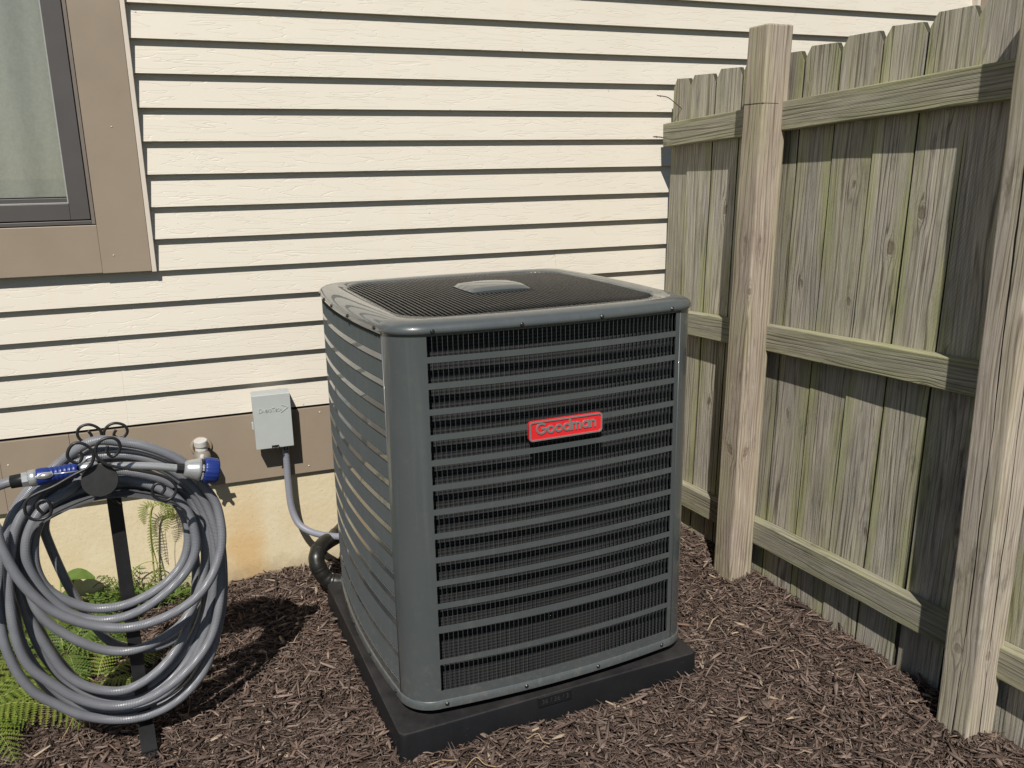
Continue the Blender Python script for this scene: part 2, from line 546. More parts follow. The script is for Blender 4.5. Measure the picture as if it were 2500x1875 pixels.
M_siding = m_siding()
M_brown = plain('brown_trim_paint', (.285, .230, .172), .42, .4, var=.07, scale=9, bump=.06, bscale=60)
M_jch = plain('pale_vinyl_channel', (.62, .55, .47), .5, .3, var=.05)
M_found = m_foundation()
M_dark = plain('dark_bronze_frame', (.085, .078, .075), .38, .45, var=.06, scale=12)
M_taupe = plain('taupe_frame_strip', (.17, .145, .125), .45, .4, var=.08)
M_gasket = plain('grey_gasket', (.34, .34, .32), .4, .4, var=.1)
M_black_gap = plain('shadow_gap_black', (.012, .012, .012), .6, .3, var=.1)  # flat black that stands in for the shade inside gaps and kerfs
M_glass = m_glass()
M_curtain = m_curtain()
M_house = plain('sheathing', (.25, .22, .18), .9, .1)
M_picket = m_wood('weathered_picket', (.64, .585, .48), (.135, .116, .092), (.44, .415, .375), .72, 1.0, 120.0, .8, 1.0, half=.07, side_shade=.9)
M_rail = m_wood('weathered_rail', (.45, .42, .315), (.13, .115, .085), (.325, .315, .235), .40, .95, 150.0, .15, .7, half=.043, kdens=1.6)
M_post = m_wood('weathered_post', (.64, .55, .445), (.19, .14, .105), (.49, .44, .385), .28, .95, 170.0, .05, .9, half=.045, kdens=1.7)
M_post2 = m_wood('cracked_post', (.67, .595, .475), (.20, .16, .125), (.50, .46, .42), .20, .95, 170.0, .05, .7, check=-.050, half=.045, kdens=1.4)
M_ac = m_acpaint()
M_acblack = plain('black_wire_coating', (.012, .012, .012), .28, .5, var=.1)
M_coil = m_coil()
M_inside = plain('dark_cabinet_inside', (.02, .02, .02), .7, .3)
M_screw = plain('dark_screw_steel', (.06, .06, .06), .3, .5, .7)
M_red = plain('red_badge_enamel', (.66, .022, .030), .3, .5, var=.05, coat=.5)
M_silver = plain('brushed_silver', (.50, .48, .48), .34, .5, .75, var=.08)
M_pad = m_pad()
M_box = plain('light_grey_powder_coat', (.41, .43, .42), .45, .4, var=.04, scale=25, bump=.08, bscale=300)
M_conduit = plain('grey_conduit_pvc', (.215, .22, .26), .4, .45, var=.08)
M_foam = plain('black_foam_insulation', (.016, .015, .013), .36, .5, var=.25, scale=60, bump=.3, bscale=160)
M_hose = m_hose()
M_iron = plain('black_powder_iron', (.016, .016, .017), .42, .45, var=.2, scale=90, bump=.1)
M_plate = plain('matte_black_plate', (.036, .036, .037), .6, .35, var=.2, scale=60, bump=.1)
M_blue = plain('blue_rubber_grip', (.012, .030, .165), .36, .45, var=.12)
M_chrome = plain('satin_silver_plastic', (.50, .51, .51), .27, .5, .6, var=.06)
M_white = plain('off_white_plastic', (.50, .485, .455), .5, .4, var=.12, scale=70)
M_brass = plain('dull_grey_brass', (.34, .31, .27), .45, .5, .5, var=.2, scale=60)
M_ink = plain('white_print', (.72, .72, .70), .5, .3)
M_leaf1 = m_leaf('fern_green', (.11, .17, .020), (.21, .26, .045))
M_leaf2 = m_leaf('weed_green', (.07, .13, .022), (.15, .22, .05))
M_stem = plain('pale_green_stem', (.28, .30, .09), .6, .3, var=.2)
M_drystem = plain('dry_brown_stem', (.11, .075, .045), .8, .2, var=.3)
M_mulch = m_attr('shredded_bark')
M_root = plain('pale_root', (.36, .26, .14), .7, .2, var=.2)
M_ground = m_ground()

# ================================================================== ground
GZ = .088


def gz(x, y):
    return (GZ + .008 * math.sin(x * 19 + 1.3 + 2 * math.sin(y * 5)) * math.sin(y * 17 + 1.5 * math.sin(x * 7)) + .006 * math.sin(x * 3.1 + .7) * math.cos(y * 2.7) + .004 * math.sin(x * 7.3 + y * 5.1)
            + .030 * max(0.0, 1 - abs(y) / .25) * max(0.0, min(1.0, (-.45 - x) / .2)))


def make_ground():
    xs = list(np.linspace(-1.6, 1.7, 151)); ys = list(np.linspace(-3.2, .12, 151))
    far = [3, 8, 30, 150, 1200]
    xs = [-f for f in far[::-1]] + xs + far
    ys = [-3.4 - f for f in far[::-1]] + ys + [.5] + far
    nx, ny = len(xs), len(ys)
    vs = []
    for j in range(ny):
        for i in range(nx):
            x, y = xs[i], ys[j]
            near = -1.7 < x < 1.8 and -3.3 < y < .2
            z = gz(x, y) - .006 + (random.uniform(-.003, .003) if near else 0)
            if not near: z = GZ - .01
            vs.append((x, y, z))
    fs = [(j * nx + i, j * nx + i + 1, (j + 1) * nx + i + 1, (j + 1) * nx + i) for j in range(ny - 1) for i in range(nx - 1)]
    b = MB(); b.add(vs, fs, True)
    o = b.build('ground', M_ground, recalc=False)
    tag(o, kind='structure')


make_ground()

# ================================================================== house wall
E_ = .095237; Z0 = 1.92065
house = empty('house', (0, 0, 0))
tag(house, 'house wall with cream wood-grain lap siding and brown trim band', 'house')

WX0, WX1 = -2.9, 2.79
JX = -.435                 # right side of the window surround
b = MB()
b.box((WX0, .125, .0), (WX1 - .02, 3.5, 3.1))
b.build('wall', M_house, house)
b = MB()
b.box((-.43, .0272, .46), (WX1 - .02, .125, 3.1)); b.box((WX0, .0272, .46), (-.43, .125, 1.17)); b.box((WX0, .0272, 1.17), (-1.76, .125, 3.1)); b.box((-1.76, .0272, 2.45), (-.43, .125, 3.1))
b.build('sheathing', M_house, house)


def plank(k, x0, x1, proud=0.0):
    z = Z0 - k * E_
    t = E_ + .012
    dy = -proud
    pr = [(0 + dy, z), (.0004 + dy, z + .0016), (.0212 + dy, z + t), (.0262, z + t), (.0252, z + .004), (.0222, z)]
    n = 1
    b = MB(); b.prism(pr, x0, x1, 'x')
    return b.build('plank', M_siding, house)


for k in range(-12, 14):
    z = Z0 - k * E_
    if k <= 8 and z < 2.45:
        plank(k, JX - .003, WX1)
        plank(k, WX0, -1.77)
    elif k <= 8:
        sx = (-.9, .7, .7, -.2)[k % 4]
        plank(k, WX0, sx); plank(k, sx - .0, WX1, .0011)
    else:
        sx = {9: .9, 10: .9, 11: -.572, 12: -.572, 13: -.572}[k]
        plank(k, WX0, sx); plank(k, sx + .0004, WX1, .0011)

# brown band below the siding, in pieces
for i, (x0, x1, pr) in enumerate([(WX0, -.936, .0), (-.9355, -.742, .0008), (-.7415, .055, .0), (.0555, WX1, .0009)]):
    b = MB()
    b.box((x0, -.002 - pr, .4463), (x1, .020, .6735))
    b.build('trim_board', M_brown, house, .0012)
    b = MB()
    b.box((x0, .0125, .672), (x1, .019, .690))  # black strip put in for the shaded gap between band and siding
    b.build('gap_shade_strip', M_black_gap, house)
for x, z in [(-.915, .60), (-.68, .62), (-.03, .47), (.02, .655)]:
    b = MB(); b.lathe([(0, .0028), (.0012, .0026), (.0018, .001), (.0019, 0)], (x, -.0021, z), (0, -1, 0), 10)
    b.build('nail', M_jch, house)
b = MB(); b.box((WX0, .0125, -.3), (WX1 - .01, .13, .4463))
b.build('foundation', M_found, house)
# corner board at the right end of the wall
b = MB(); b.box((WX1 + .004, -.022, .45), (WX1 + .125, .12, 3.1)); b.build('corner_board', M_brown, house, .002)
b = MB(); b.box((WX1 - .012, -.017, .45), (WX1 + .004, .10, 3.1)); b.build('corner_channel', M_jch, house, .001)

# ---- window with its surround
WL, WR, WB, WT = -1.72, -.449, 1.162, 2.40
YT = -.013
win = MB()
win.box((-.584, YT - .0012, WB - .0015), (WR, .02, WT))        # right casing
wino = win.build('window', M_brown, house, .0015)
tag(wino, 'brown cased window with dark frame and grey curtain')
b = MB(); b.box((WL, YT, WB), (-.5843, .02, 1.303)); b.build('casing', M_brown, wino, .0015)
b = MB(); b.box((WL, YT - .001, 1.3035), (WL + .135, .02, WT)); b.build('casing', M_brown, wino, .0015)
b = MB(); b.box((WL, YT, WT + .0005), (WR, .02, WT + .135)); b.build('casing', M_brown, wino, .0015)
# white channel outside the casing
b = MB(); b.box((WR + .0006, -.0135, WB - .004), (WR + .0135, .016, WT + .14)); b.build('channel', M_jch, wino, .0012)
b = MB(); b.box((WL - .014, -.0135, WB - .004), (WL - .0006, .016, WT + .14)); b.build('channel', M_jch, wino, .0012)
for x, z in [(-.549, 1.213), (-.51, 1.58)]:
    b = MB(); b.lathe([(0, .0022), (.0010, .002), (.0014, 0)], (x, YT - .0012, z), (0, -1, 0), 10); b.build('nail', M_jch, wino)
# shadow gap + outer frame strip, then sash
b = MB(); b.box((-.5858, .001, 1.3035), (-.5845, .06, WT)); b.box((WL + .1352, .001, 1.3035), (-.5845, .06, 1.3048)); b.build('gap', M_black_gap, wino)
b = MB(); b.box((-.5960, -.0065, 1.3055), (-.5862, .06, WT)); b.build('frame', M_taupe, wino, .0012)
b = MB(); b.box((WL + .136, -.006, 1.3055), (-.5962, .06, 1.3165)); b.build('frame', M_dark, wino, .0012)
b = MB(); b.box((-.5985, .005, 1.317), (-.5963, .06, WT)); b.box((WL + .136, .005, 1.317), (-.5985, .06, 1.3195)); b.build('gap', M_black_gap, wino)
b = MB(); b.box((-.6500, -.004, 1.3197), (-.5988, .05, WT)); b.build('sash', M_dark, wino, .0012)
b = MB(); b.box((WL + .18, -.0035, 1.3197), (-.6504, .05, 1.3665)); b.build('sash', M_dark, wino, .0012)
b = MB(); b.box((WL + .136, -.0035, 1.3197), (WL + .179, .05, WT)); b.build('sash', M_dark, wino, .0012)
b = MB(); b.box((-.6535, -.001, 1.370), (-.6502, .04, WT)); b.box((WL + .18, -.001, 1.3668), (-.6502, .04, 1.3698)); b.build('gasket', M_gasket, wino, .0005)
b = MB(); b.box((WL + .18, .003, 1.3700), (-.6538, .04, 1.3825)); b.build('glazing_bead', M_dark, wino, .001)
b = MB(); b.box((WL + .18, .005, 1.3827), (-.6538, .035, 1.3858)); b.build('gap', M_black_gap, wino)
b = MB(); b.box((WL + .18, .008, 1.3858), (-.6538, .012, WT)); b.build('pane', M_glass, wino)
# curtain folds
b = MB(); vs = []; nx = 170
for i in range(nx):
    x = WL + .14 + (WR - .10 - WL - .14) * i / (nx - 1)
    y = .070 + .006 * math.sin(x * 27) + .003 * math.sin(x * 61 + 1) + .004 * math.sin(x * 13)
    vs += [(x, y + .004, 1.30), (x, y, 1.55), (x, y * .95, 2.45)]
fs = []
for i in range(nx - 1):
    for j in range(2):
        fs.append((i * 3 + j, (i + 1) * 3 + j, (i + 1) * 3 + j + 1, i * 3 + j + 1))
b.add(vs, fs, True); b.build('curtain', M_curtain, wino)

# ================================================================== fence
PHI = .02998; XP = 1.33664
fence = empty('wooden_fence', (XP, 0, 0), PHI)
tag(fence, 'weathered dog-ear picket fence with green algae beside the cream wall', 'fence')
# fence frame: local x = away from the yard, local y = towards the house
SL = .0428


def board(name, mat, w, t, L, loc, rot, bevel=.002, prof=None, wob=0.0):
    """board along local z, width along local x, thickness along local y, origin at its bottom centre"""
    b = MB()
    if prof is None:
        n = max(2, int(L / .12)); vs = []
        for i in range(n + 1):
            z = L * i / n
            dx = random.uniform(-wob, wob); dy = random.uniform(-wob, wob) * .6
            for sx, sy in ((-1, -1), (1, -1), (1, 1), (-1, 1)):
                vs.append((sx * w / 2 + dx + random.uniform(-wob, wob) * .4, sy * t / 2 + dy, z))
        fs = [(0, 3, 2, 1)] + [(n * 4, n * 4 + 1, n * 4 + 2, n * 4 + 3)]
        for i in range(n):
            for k in range(4):
                k2 = (k + 1) % 4
                fs.append((i * 4 + k, i * 4 + k2, (i + 1) * 4 + k2, (i + 1) * 4 + k))
        b.add(vs, fs)
    else:
        b.prism(prof, -t / 2, t / 2, 'y')
    o = b.build(name, mat, fence, bevel)
    o.location = loc; o.rotation_euler = rot
    return o


# seams between pickets (local y at mid height), tops follow the rail slope
seams = [-.022, -.128, -.274, -.413, -.553, -.692, -.834, -.979, -1.117, -1.257, -1.398, -1.540, -1.681, -1.823, -1.964, -2.105, -2.247]
for i in range(len(seams) - 1):
    y1, y0 = seams[i], seams[i + 1]
    w = (y1 - y0) - random.choice([.0042, .0050, .0060, .0072])
    yc = (y0 + y1) / 2
    zt = 1.7375 + .0365 * (-yc) + random.uniform(-.003, .004)
    zb = .070
    L = zt - zb
    e1, e2 = .019, .030
    if i == 0:
        e1 = .016
    h = w / 2
    pr = [(-h, 0)]
    n = 9
    jit = lambda: random.uniform(-.0009, .0009)
    pr += [(h, 0)] + [(h + jit(), L * q / n) for q in range(1, n)] + [(h, L - e2), (h - e1, L), (-h + e1, L + random.uniform(-.002, .002)), (-h, L - e2)] + [(-h + jit(), L * q / n) for q in range(n - 1, 0, -1)]
    lean = .032 if i < 9 else .022 - (i - 9) * .002
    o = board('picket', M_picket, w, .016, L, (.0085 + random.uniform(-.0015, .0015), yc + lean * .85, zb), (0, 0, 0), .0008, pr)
    # local x of the board must lie along the fence (fence local y)
    o.rotation_euler = Matrix.Rotation(lean, 4, 'X').to_3x3().to_4x4().to_euler()
    mrot = Matrix.Rotation(lean, 4, 'X') @ Matrix.Rotation(R(90) + random.uniform(-.004, .022), 4, 'Z')
    o.rotation_euler = mrot.to_euler()

# posts
def post(mat, x, y, zt, w, lean_y, lean_x, cut):
    L = zt + .15
    o = board('post', mat, w, w, L, (x + w / 2, y + w / 2, -.15), (0, 0, 0), .0045, None, .0009)
    o.rotation_euler = (lean_y, lean_x, 0)
    if cut:   # saw-kerf marks round the post head
        b = MB()
        b.box((-w / 2 - .0006, -w / 2 - .0006, L - .215), (w / 2 - .034, -w / 2 + .004, L - .2135))
        b.box((-w / 2 - .0006, -w / 2 - .0006, L - .2145), (-w / 2 + .004, w / 2 - .004, L - .2132))
        k = b.build('kerf', M_black_gap, o)
    return o


p1 = post(M_post, -.1265, -.652, 1.829, .089, .0162, .0095, True)
p2 = post(M_post2, -.1107, -1.5575, 1.832, .089, -.002, 0.0, False)


# rails, one piece each side of the near post line
def rail(z0, y0, y1, h, t=.038):
    L = y0 - y1
    o = board('rail', M_rail, h, t, L, (-t / 2 - .0005, y0, z0 + (-y0) * SL + h / 2), (0, 0, 0), .003, None, .0012)
    # local z along -y with the slope, local x up, local y thickness
    d = Vector((0, -1, SL)).normalized(); upv = Vector((0, SL, 1)).normalized(); third = d.cross(upv)
    Mx = Matrix((upv, third, d)).transposed()
    o.rotation_euler = Mx.to_euler()
    return o


for zr, h in ((1.508, .0815), (.8445, .0815), (.187, .083)):
    rail(zr, -.046, -.6065, h); rail(zr + .002, -.6085, -1.511, h); rail(zr - .003, -1.513, -2.23, h)
for (y, z) in [(-.70, .905), (-.70, .885), (-.73, .895)]:
    pass

# twig caught on the top rail
b = MB()
tw = [(1.24, -.10, 1.682), (1.279, -.10, 1.678), (1.304, -.10, 1.665), (1.336, -.10, 1.643), (1.361, -.10, 1.619), (1.372, -.10, 1.604)]
b.tube(spline(tw, 5), .0017, 6); b.tube(spline([(1.361, -.10, 1.619), (1.39, -.105, 1.621), (1.41, -.11, 1.616)], 4), .0009, 5)
b.tube([(1.252, -.10, 1.681), (1.256, -.10, 1.680)], .0026, 6)
o = b.build('twig', M_drystem); tag(o, 'thin dry twig poking up from the top fence rail beside the wall', 'twig')

# ================================================================== air conditioner
TH = .04601
A0 = Vector((.138495, -1.06982, 0)); AR = Vector((math.cos(TH), math.sin(TH), 0)); AIN = Vector((-math.sin(TH), math.cos(TH), 0))
ACC = A0 + AR * .2972 + AIN * .400
ac = empty('air_conditioner', (ACC.x, ACC.y, 0), TH)
tag(ac, 'slate grey outdoor air conditioner with louvred sides and red badge on black pad', 'air conditioner')

HF, BULGE, UA = .400, .018, .315
RC = HF + BULGE * (1 - (UA / .305) ** 2) - UA


def face(u, d=0.0, k=1):
    """front face, unit frame: u along +x, d inwards; returns x, y"""
    if abs(u) <= UA:
        out = HF + BULGE * (1 - (u / .305) ** 2)
        sl = -2 * BULGE * u / .305 ** 2
        n = Vector((-sl, 1)).normalized()        # (along u, outward)
        p = Vector((u, out)) - n * d
    else:
        sg = 1 if u > 0 else -1
        a = (abs(u) - UA) / RC
        oc = HF + BULGE * (1 - (UA / .305) ** 2)
        c = Vector((sg * UA, oc - RC))
        n = Vector((sg * math.sin(a), math.cos(a)))
        p = c + n * (RC - d)
    return p.x, -p.y


def rot90(p, k):
    x, y = p
    for _ in range(k % 4):
        x, y = -y, x
    return x, y


ROWS = [(1.0945 - .0592 * i - .0455, 1.0945 - .0592 * i) for i in range(12)] + [(.3102, .3807), (.2264, .2971)]
ZB, ZTOP = .2030, 1.1035
PITCH = .011673
PANELS = {0: (-.318, 55), 3: (-.318, 55), 1: (-.318, 55), 2: (-.318, 55)}    # side index (rot90 steps) -> first slot, slots ; 3 = left
EN = {k: v[0] + v[1] * PITCH for k, v in PANELS.items()}
ARC_END = UA + RC * math.pi / 4


def strip(b, us, z0, z1, k, thick=.002):
    pts = [(rot90(face(u, 0, k), k), rot90(face(u, thick, k), k)) for u in us]
    n = len(pts); vs = []
    for (o, i) in pts:
        vs += [(*o, z0), (*o, z1), (*i, z1), (*i, z0)]
    fs = []
    for j in range(n - 1):
        a, c = j * 4, (j + 1) * 4
        for q in range(4):
            q2 = (q + 1) % 4
            fs.append((a + q, c + q, c + q2, a + q2))
    fs += [(0, 1, 2, 3), ((n - 1) * 4 + 3, (n - 1) * 4 + 2, (n - 1) * 4 + 1, (n - 1) * 4)]
    b.add(vs, fs, True)


names = {0: 'front_panel', 3: 'side_panel', 1: 'side_panel', 2: 'rear_panel'}
panel_obj = {}
for k in (0, 3, 1, 2):
    u0 = PANELS[k][0]; u1 = EN[k] + .012 * 0
    b = MB()
    us = list(np.linspace(u0, u1, 33))
    edges = [ZTOP] + [e for r in ROWS for e in (r[1], r[0])] + [ZB]
    for j in range(0, len(edges), 2):
        strip(b, us, edges[j + 1], edges[j], k)
    panel_obj[k] = b.build(names[k], M_ac, ac)
    m = panel_obj[k].modifiers.new('es', 'EDGE_SPLIT'); m.split_angle = R(50)

# corner panels (solid, full height)
def strip_pts(b, pts, z0, z1):
    n = len(pts); vs = []
    for (o, i) in pts: vs += [(*o, z0), (*o, z1), (*i, z1), (*i, z0)]
    fs = []
    for j in range(n - 1):
        a, c = j * 4, (j + 1) * 4
        for q in range(4):
            q2 = (q + 1) % 4; fs.append((a + q, c + q, c + q2, a + q2))
    fs += [(0, 1, 2, 3), ((n - 1) * 4 + 3, (n - 1) * 4 + 2, (n - 1) * 4 + 1, (n - 1) * 4)]
    b.add(vs, fs, True)


for k in range(4):
    kn = (k + 3) % 4
    b = MB()
    pts = [(rot90(face(u, 0, kn), kn), rot90(face(u, .002, kn), kn)) for u in np.linspace(EN[kn], ARC_END, 10)]
    pts += [(rot90(face(u, 0, 1), k), rot90(face(u, .002, 1), k)) for u in np.linspace(-ARC_END, PANELS[k][0], 10)[1:]]
    strip_pts(b, pts, ZB, ZTOP)
    o = b.build('corner_panel', M_ac, ac)
    m = o.modifiers.new('es', 'EDGE_SPLIT'); m.split_angle = R(50)
# crease where the left side panel meets the corner panel
b = MB(); uu = EN[3] + .002
b.tube([(*rot90(face(uu, .0005, 3), 3), ZB), (*rot90(face(uu, .0005, 3), 3), ZTOP)], .0018, 8)
b.build('crease', M_ac, ac)
b = MB(); b.tube([(*rot90(face(.338, .0008), 0), ZB), (*rot90(face(.338, .0008), 0), ZTOP)], .0016, 8)
b.build('crease', M_ac, ac)

# louvres
BA, BL, TT = R(23), .0115, .00032
def blade_geo(z0, z1):
    # local: hinge on local z axis, x along the face, y inwards ( +y )
    s_, c_ = math.sin(BA), math.cos(BA)
    r = .008
    prof = [(0, z0), (BL * .55, z0 + .0012), (BL, z0 + r), (BL, z1 - r), (BL * .55, z1 - .0012), (0, z1)]
    vs = []
    for (q, z) in prof: vs.append((q * s_ - TT * c_, q * c_ + TT * s_, z))
    for (q, z) in prof: vs.append((q * s_ + TT * c_, q * c_ - TT * s_, z))
    n = len(prof)
    fs = [tuple(range(n)), tuple(range(n, 2 * n))[::-1]] + [(i, n + i, n + (i + 1) % n, (i + 1) % n) for i in range(n)]
    return vs, fs


BL_MESH = {}
for hgt in (.0455, .0705, .0707):
    vs, fs = blade_geo(0, hgt); bb = MB(); bb.add(vs, fs); me = bb.mesh('louver'); me.materials.append(M_ac)
    BL_MESH[round(hgt, 4)] = me


def blade_place(u, k):
    x, y = face(u, .0004, k)
    x2, y2 = face(u + .001, .0004, k)
    ang = math.atan2(y2 - y, x2 - x) + k * math.pi / 2
    return rot90((x, y), k), ang


cnt = 0
for k in (0, 3, 1, 2):
    u0, ns = PANELS[k]
    bs = MB()
    for (z0, z1) in ROWS:
        for j in range(ns + 1):
            (x, y), ang = blade_place(u0 + j * PITCH, k)
            if k == 0 and j < 21:
                o = link('louver', BL_MESH[round(z1 - z0, 4)], None, panel_obj[0])
                o.location = (x, y, z0); o.rotation_euler = (0, 0, ang)
            else:
                vs, fs = blade_geo(z0, z1)
                ca, sa = math.cos(ang), math.sin(ang)
                bs.add([(x + p[0] * ca - p[1] * sa, y + p[0] * sa + p[1] * ca, p[2]) for p in vs], fs)
    o = bs.build('louver_field', M_ac, panel_obj[k], recalc=False); tag(o, kind='stuff')

# loops round the whole cabinet at an offset (positive d = inwards)
def outline(d, ns=16, na=10):
    pts = []
    for k in range(4):
        a0, a1 = -UA, UA
        for i in range(ns):
            pts.append(rot90(face(a0 + (a1 - a0) * i / ns, d, k), k))
        for i in range(na):
            pts.append(rot90(face(UA + RC * math.pi / 2 * i / na, d), k))
    return pts


def opening(h, r, ns=16, na=10):
    pts = []
    for k in range(4):
        for i in range(ns):
            pts.append(rot90((-(h - r) + 2 * (h - r) * i / ns, -h), k))
        for i in range(na):
            a = math.pi / 2 * i / na
            pts.append(rot90((h - r + r * math.sin(a), -(h - r) - r * math.cos(a)), k))
    return pts


def loft(b, loops, smooth=True):
    n = len(loops[0][0]); vs = []
    for pts, z in loops: vs += [(p[0], p[1], z) for p in pts]
    fs = []
    for j in range(len(loops) - 1):
        for i in range(n):
            i2 = (i + 1) % n
            fs.append((j * n + i, j * n + i2, (j + 1) * n + i2, (j + 1) * n + i))
    b.add(vs, fs, smooth)


# coil behind the louvres
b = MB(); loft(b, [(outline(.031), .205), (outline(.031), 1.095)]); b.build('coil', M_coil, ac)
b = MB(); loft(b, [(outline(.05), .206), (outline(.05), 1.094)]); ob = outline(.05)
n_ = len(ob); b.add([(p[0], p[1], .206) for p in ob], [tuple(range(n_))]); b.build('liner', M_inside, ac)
# base pan
b = MB(); loft(b, [(outline(.06), .1780), (outline(.002), .1780), (outline(-.0035), .1805), (outline(-.0035), .2005), (outline(-.0015), .2022), (outline(.004), .2022)])
o = b.build('base_pan', M_ac, ac); m = o.modifiers.new('es', 'EDGE_SPLIT'); m.split_angle = R(60)
b = MB(); loft(b, [(outline(.055), .1562), (outline(.055), .1785)]); b.build('base_foot', M_acblack, ac)
# top cap
ZT = 1.1345
lo = [(outline(.006), 1.1005), (outline(-.0035), 1.0995), (outline(-.006), 1.1012), (outline(-.0062), 1.1080), (outline(-.0035), 1.1145), (outline(.003), 1.1200), (outline(.011), 1.1240), (outline(.022), 1.1266), (outline(.032), 1.1275)]
op = opening(.3440, .105); lo += [(op, 1.1258), (opening(.3410, .103), 1.1236), (opening(.3390, .102), 1.1175), (opening(.3390, .102), 1.098)]
b = MB(); loft(b, lo); cap = b.build('top_cap', M_ac, ac)
# shadow gap under the cap
b = MB(); loft(b, [(outline(.0025), 1.0965), (outline(.0012), 1.1018)]); b.build('gap', M_black_gap, ac)
# grille wires
def dome(x, y): return 1.1215 + .008 * max(0.0, 1 - (x * x + y * y) / .16)
nw = 57
for i in range(nw):
    x = -.332 + .664 * i / (nw - 1)
    h = .337; r = .10
    if abs(x) > h - r:
        dx = abs(x) - (h - r); yl = h - r + math.sqrt(max(0, r * r - dx * dx))
    else:
        yl = h
    if yl < .05: continue
    pth = [(x, -yl, 1.1165)] + [(x, y, dome(x, y)) for y in np.linspace(-yl + .006, yl - .006, 11)] + [(x, yl, 1.1165)]
    bb = MB(); bb.tube(pth, .0027, 6); bb.build('grille_wire', M_acblack, cap, recalc=False)
for q in (.13, .25):
    bb = MB(); bb.tube([(q * math.cos(a), q * math.sin(a), dome(q, 0) - .0065) for a in np.linspace(0, 2 * math.pi, 49)], .0024, 6, cap=False); bb.build('grille_ring', M_acblack, cap, recalc=False)
bb = MB(); bb.tube([(p[0], p[1], 1.117) for p in opening(.332, .099)] + [(opening(.332, .099)[0][0], -.332, 1.117)], .003, 6, cap=False); bb.build('grille_ring', M_acblack, cap, recalc=False)
# centre plate, pillowed
b = MB(); npl = 15; vs = []
hw, hd = .089, .077
for j in range(npl):
    for i in range(npl):
        u, v = -1 + 2 * i / (npl - 1), -1 + 2 * j / (npl - 1)
        x = hw * u * (1 - .07 * v * v); y = hd * v * (1 - .07 * u * u)
        z = 1.1380 + .0100 * (1 - .55 * u * u) * (1 - .35 * v * v) - .0075 * max(abs(u), abs(v)) ** 14
        vs.append((x, y, z))
fs = [(j * npl + i, j * npl + i + 1, (j + 1) * npl + i + 1, (j + 1) * npl + i) for j in range(npl - 1) for i in range(npl - 1)]
b.add(vs, fs, True)
rim = [j for j in range(npl)] + [npl * (j + 1) - 1 for j in range(1, npl)] + [npl * npl - 1 - j for j in range(1, npl)] + [npl * (npl - 1 - j) for j in range(1, npl - 1)]
base = len(vs)
b.v += [(vs[i][0] * .985, vs[i][1] * .985, 1.1285) for i in rim]
for i in range(len(rim)):
    i2 = (i + 1) % len(rim)
    b.f.append((rim[i], rim[i2], base + i2, base + i)); b.smooth.append(False)
o = b.build('motor_cover', M_ac, cap); o.location = (-.004, -.006, 0)
m = o.modifiers.new('es', 'EDGE_SPLIT'); m.split_angle = R(40)
# fan below the grille
b = MB(); b.lathe([(0, .0), (0, .055), (.07, .055), (.07, 0)], (0, 0, 1.03), (0, 0, 1), 24)
for k in range(3):
    a0 = k * 2 * math.pi / 3; vs = []
    for r_ in np.linspace(.05, .27, 8):
        for t in np.linspace(-.5, .5, 5):
            a = a0 + t * 1.1 * (.6 + r_ * 1.6)
            vs.append((r_ * math.cos(a), r_ * math.sin(a), 1.065 + t * .055))
    b.add(vs, [(i * 5 + j, i * 5 + j + 1, (i + 1) * 5 + j + 1, (i + 1) * 5 + j) for i in range(7) for j in range(4)], True)
b.build('fan', M_inside, ac)
# screws
def screw(u, z, k, d=-.006):
    x, y = rot90(face(u, d, k), k); x2, y2 = rot90(face(u, d - .004, k), k)
    bb = MB(); bb.lathe([(0, .0052), (.001, .0052), (.0012, .0036), (.0030, .0033), (.0034, .0026), (.0026, .0012), (.0026, 0)], (x, y, z), (x2 - x, y2 - y, 0), 12)
    bb.build('screw', M_screw, ac)


for q in range(4):
    screw(-.305 + .2035 * q, 1.1062, 0); screw(-.305 + .2035 * q, .1914, 0, -.0035)
for u in (.30, .11, -.065, -.19, -.30):
    screw(u, 1.1062, 3); screw(u, .1914, 3, -.0035)

# badge
badge_x, badge_z, BW, BH = .0055, .8545, .192, .0485


def rrect(w, h, r, n=7):
    p = []
    for cx, cy, a0 in ((w / 2 - r, h / 2 - r, 0), (-w / 2 + r, h / 2 - r, 90), (-w / 2 + r, -h / 2 + r, 180), (w / 2 - r, -h / 2 + r, 270)):
        for i in range(n):
            a = R(a0 + 90 * i / (n - 1)); p.append((cx + r * math.cos(a), cy + r * math.sin(a)))
    return p


by = face(badge_x)[1]
def badge_pt(p, out): return (badge_x + p[0], by - out, badge_z + p[1])
b = MB(); o1 = rrect(BW, BH, .0085); n = len(o1)
b.add([badge_pt(p, .002) for p in o1] + [badge_pt(p, .0105) for p in o1], [tuple(range(n)), tuple(range(n, 2 * n))] + [(i, (i + 1) % n, n + (i + 1) % n, n + i) for i in range(n)])
badge = b.build('badge', M_red, ac)
b = MB(); o1 = rrect(BW - .0015, BH - .0015, .008); o2 = rrect(BW - .0085, BH - .0085, .0055)
b.add([badge_pt(p, .0100) for p in o1] + [badge_pt(p, .0126) for p in o1] + [badge_pt(p, .0126) for p in o2] + [badge_pt(p, .0100) for p in o2], [(a * n + i, a * n + (i + 1) % n, (a + 1) * n + (i + 1) % n, (a + 1) * n + i) for a in range(3) for i in range(n)])
b.build('badge_rim', M_silver, badge)
SW = .165


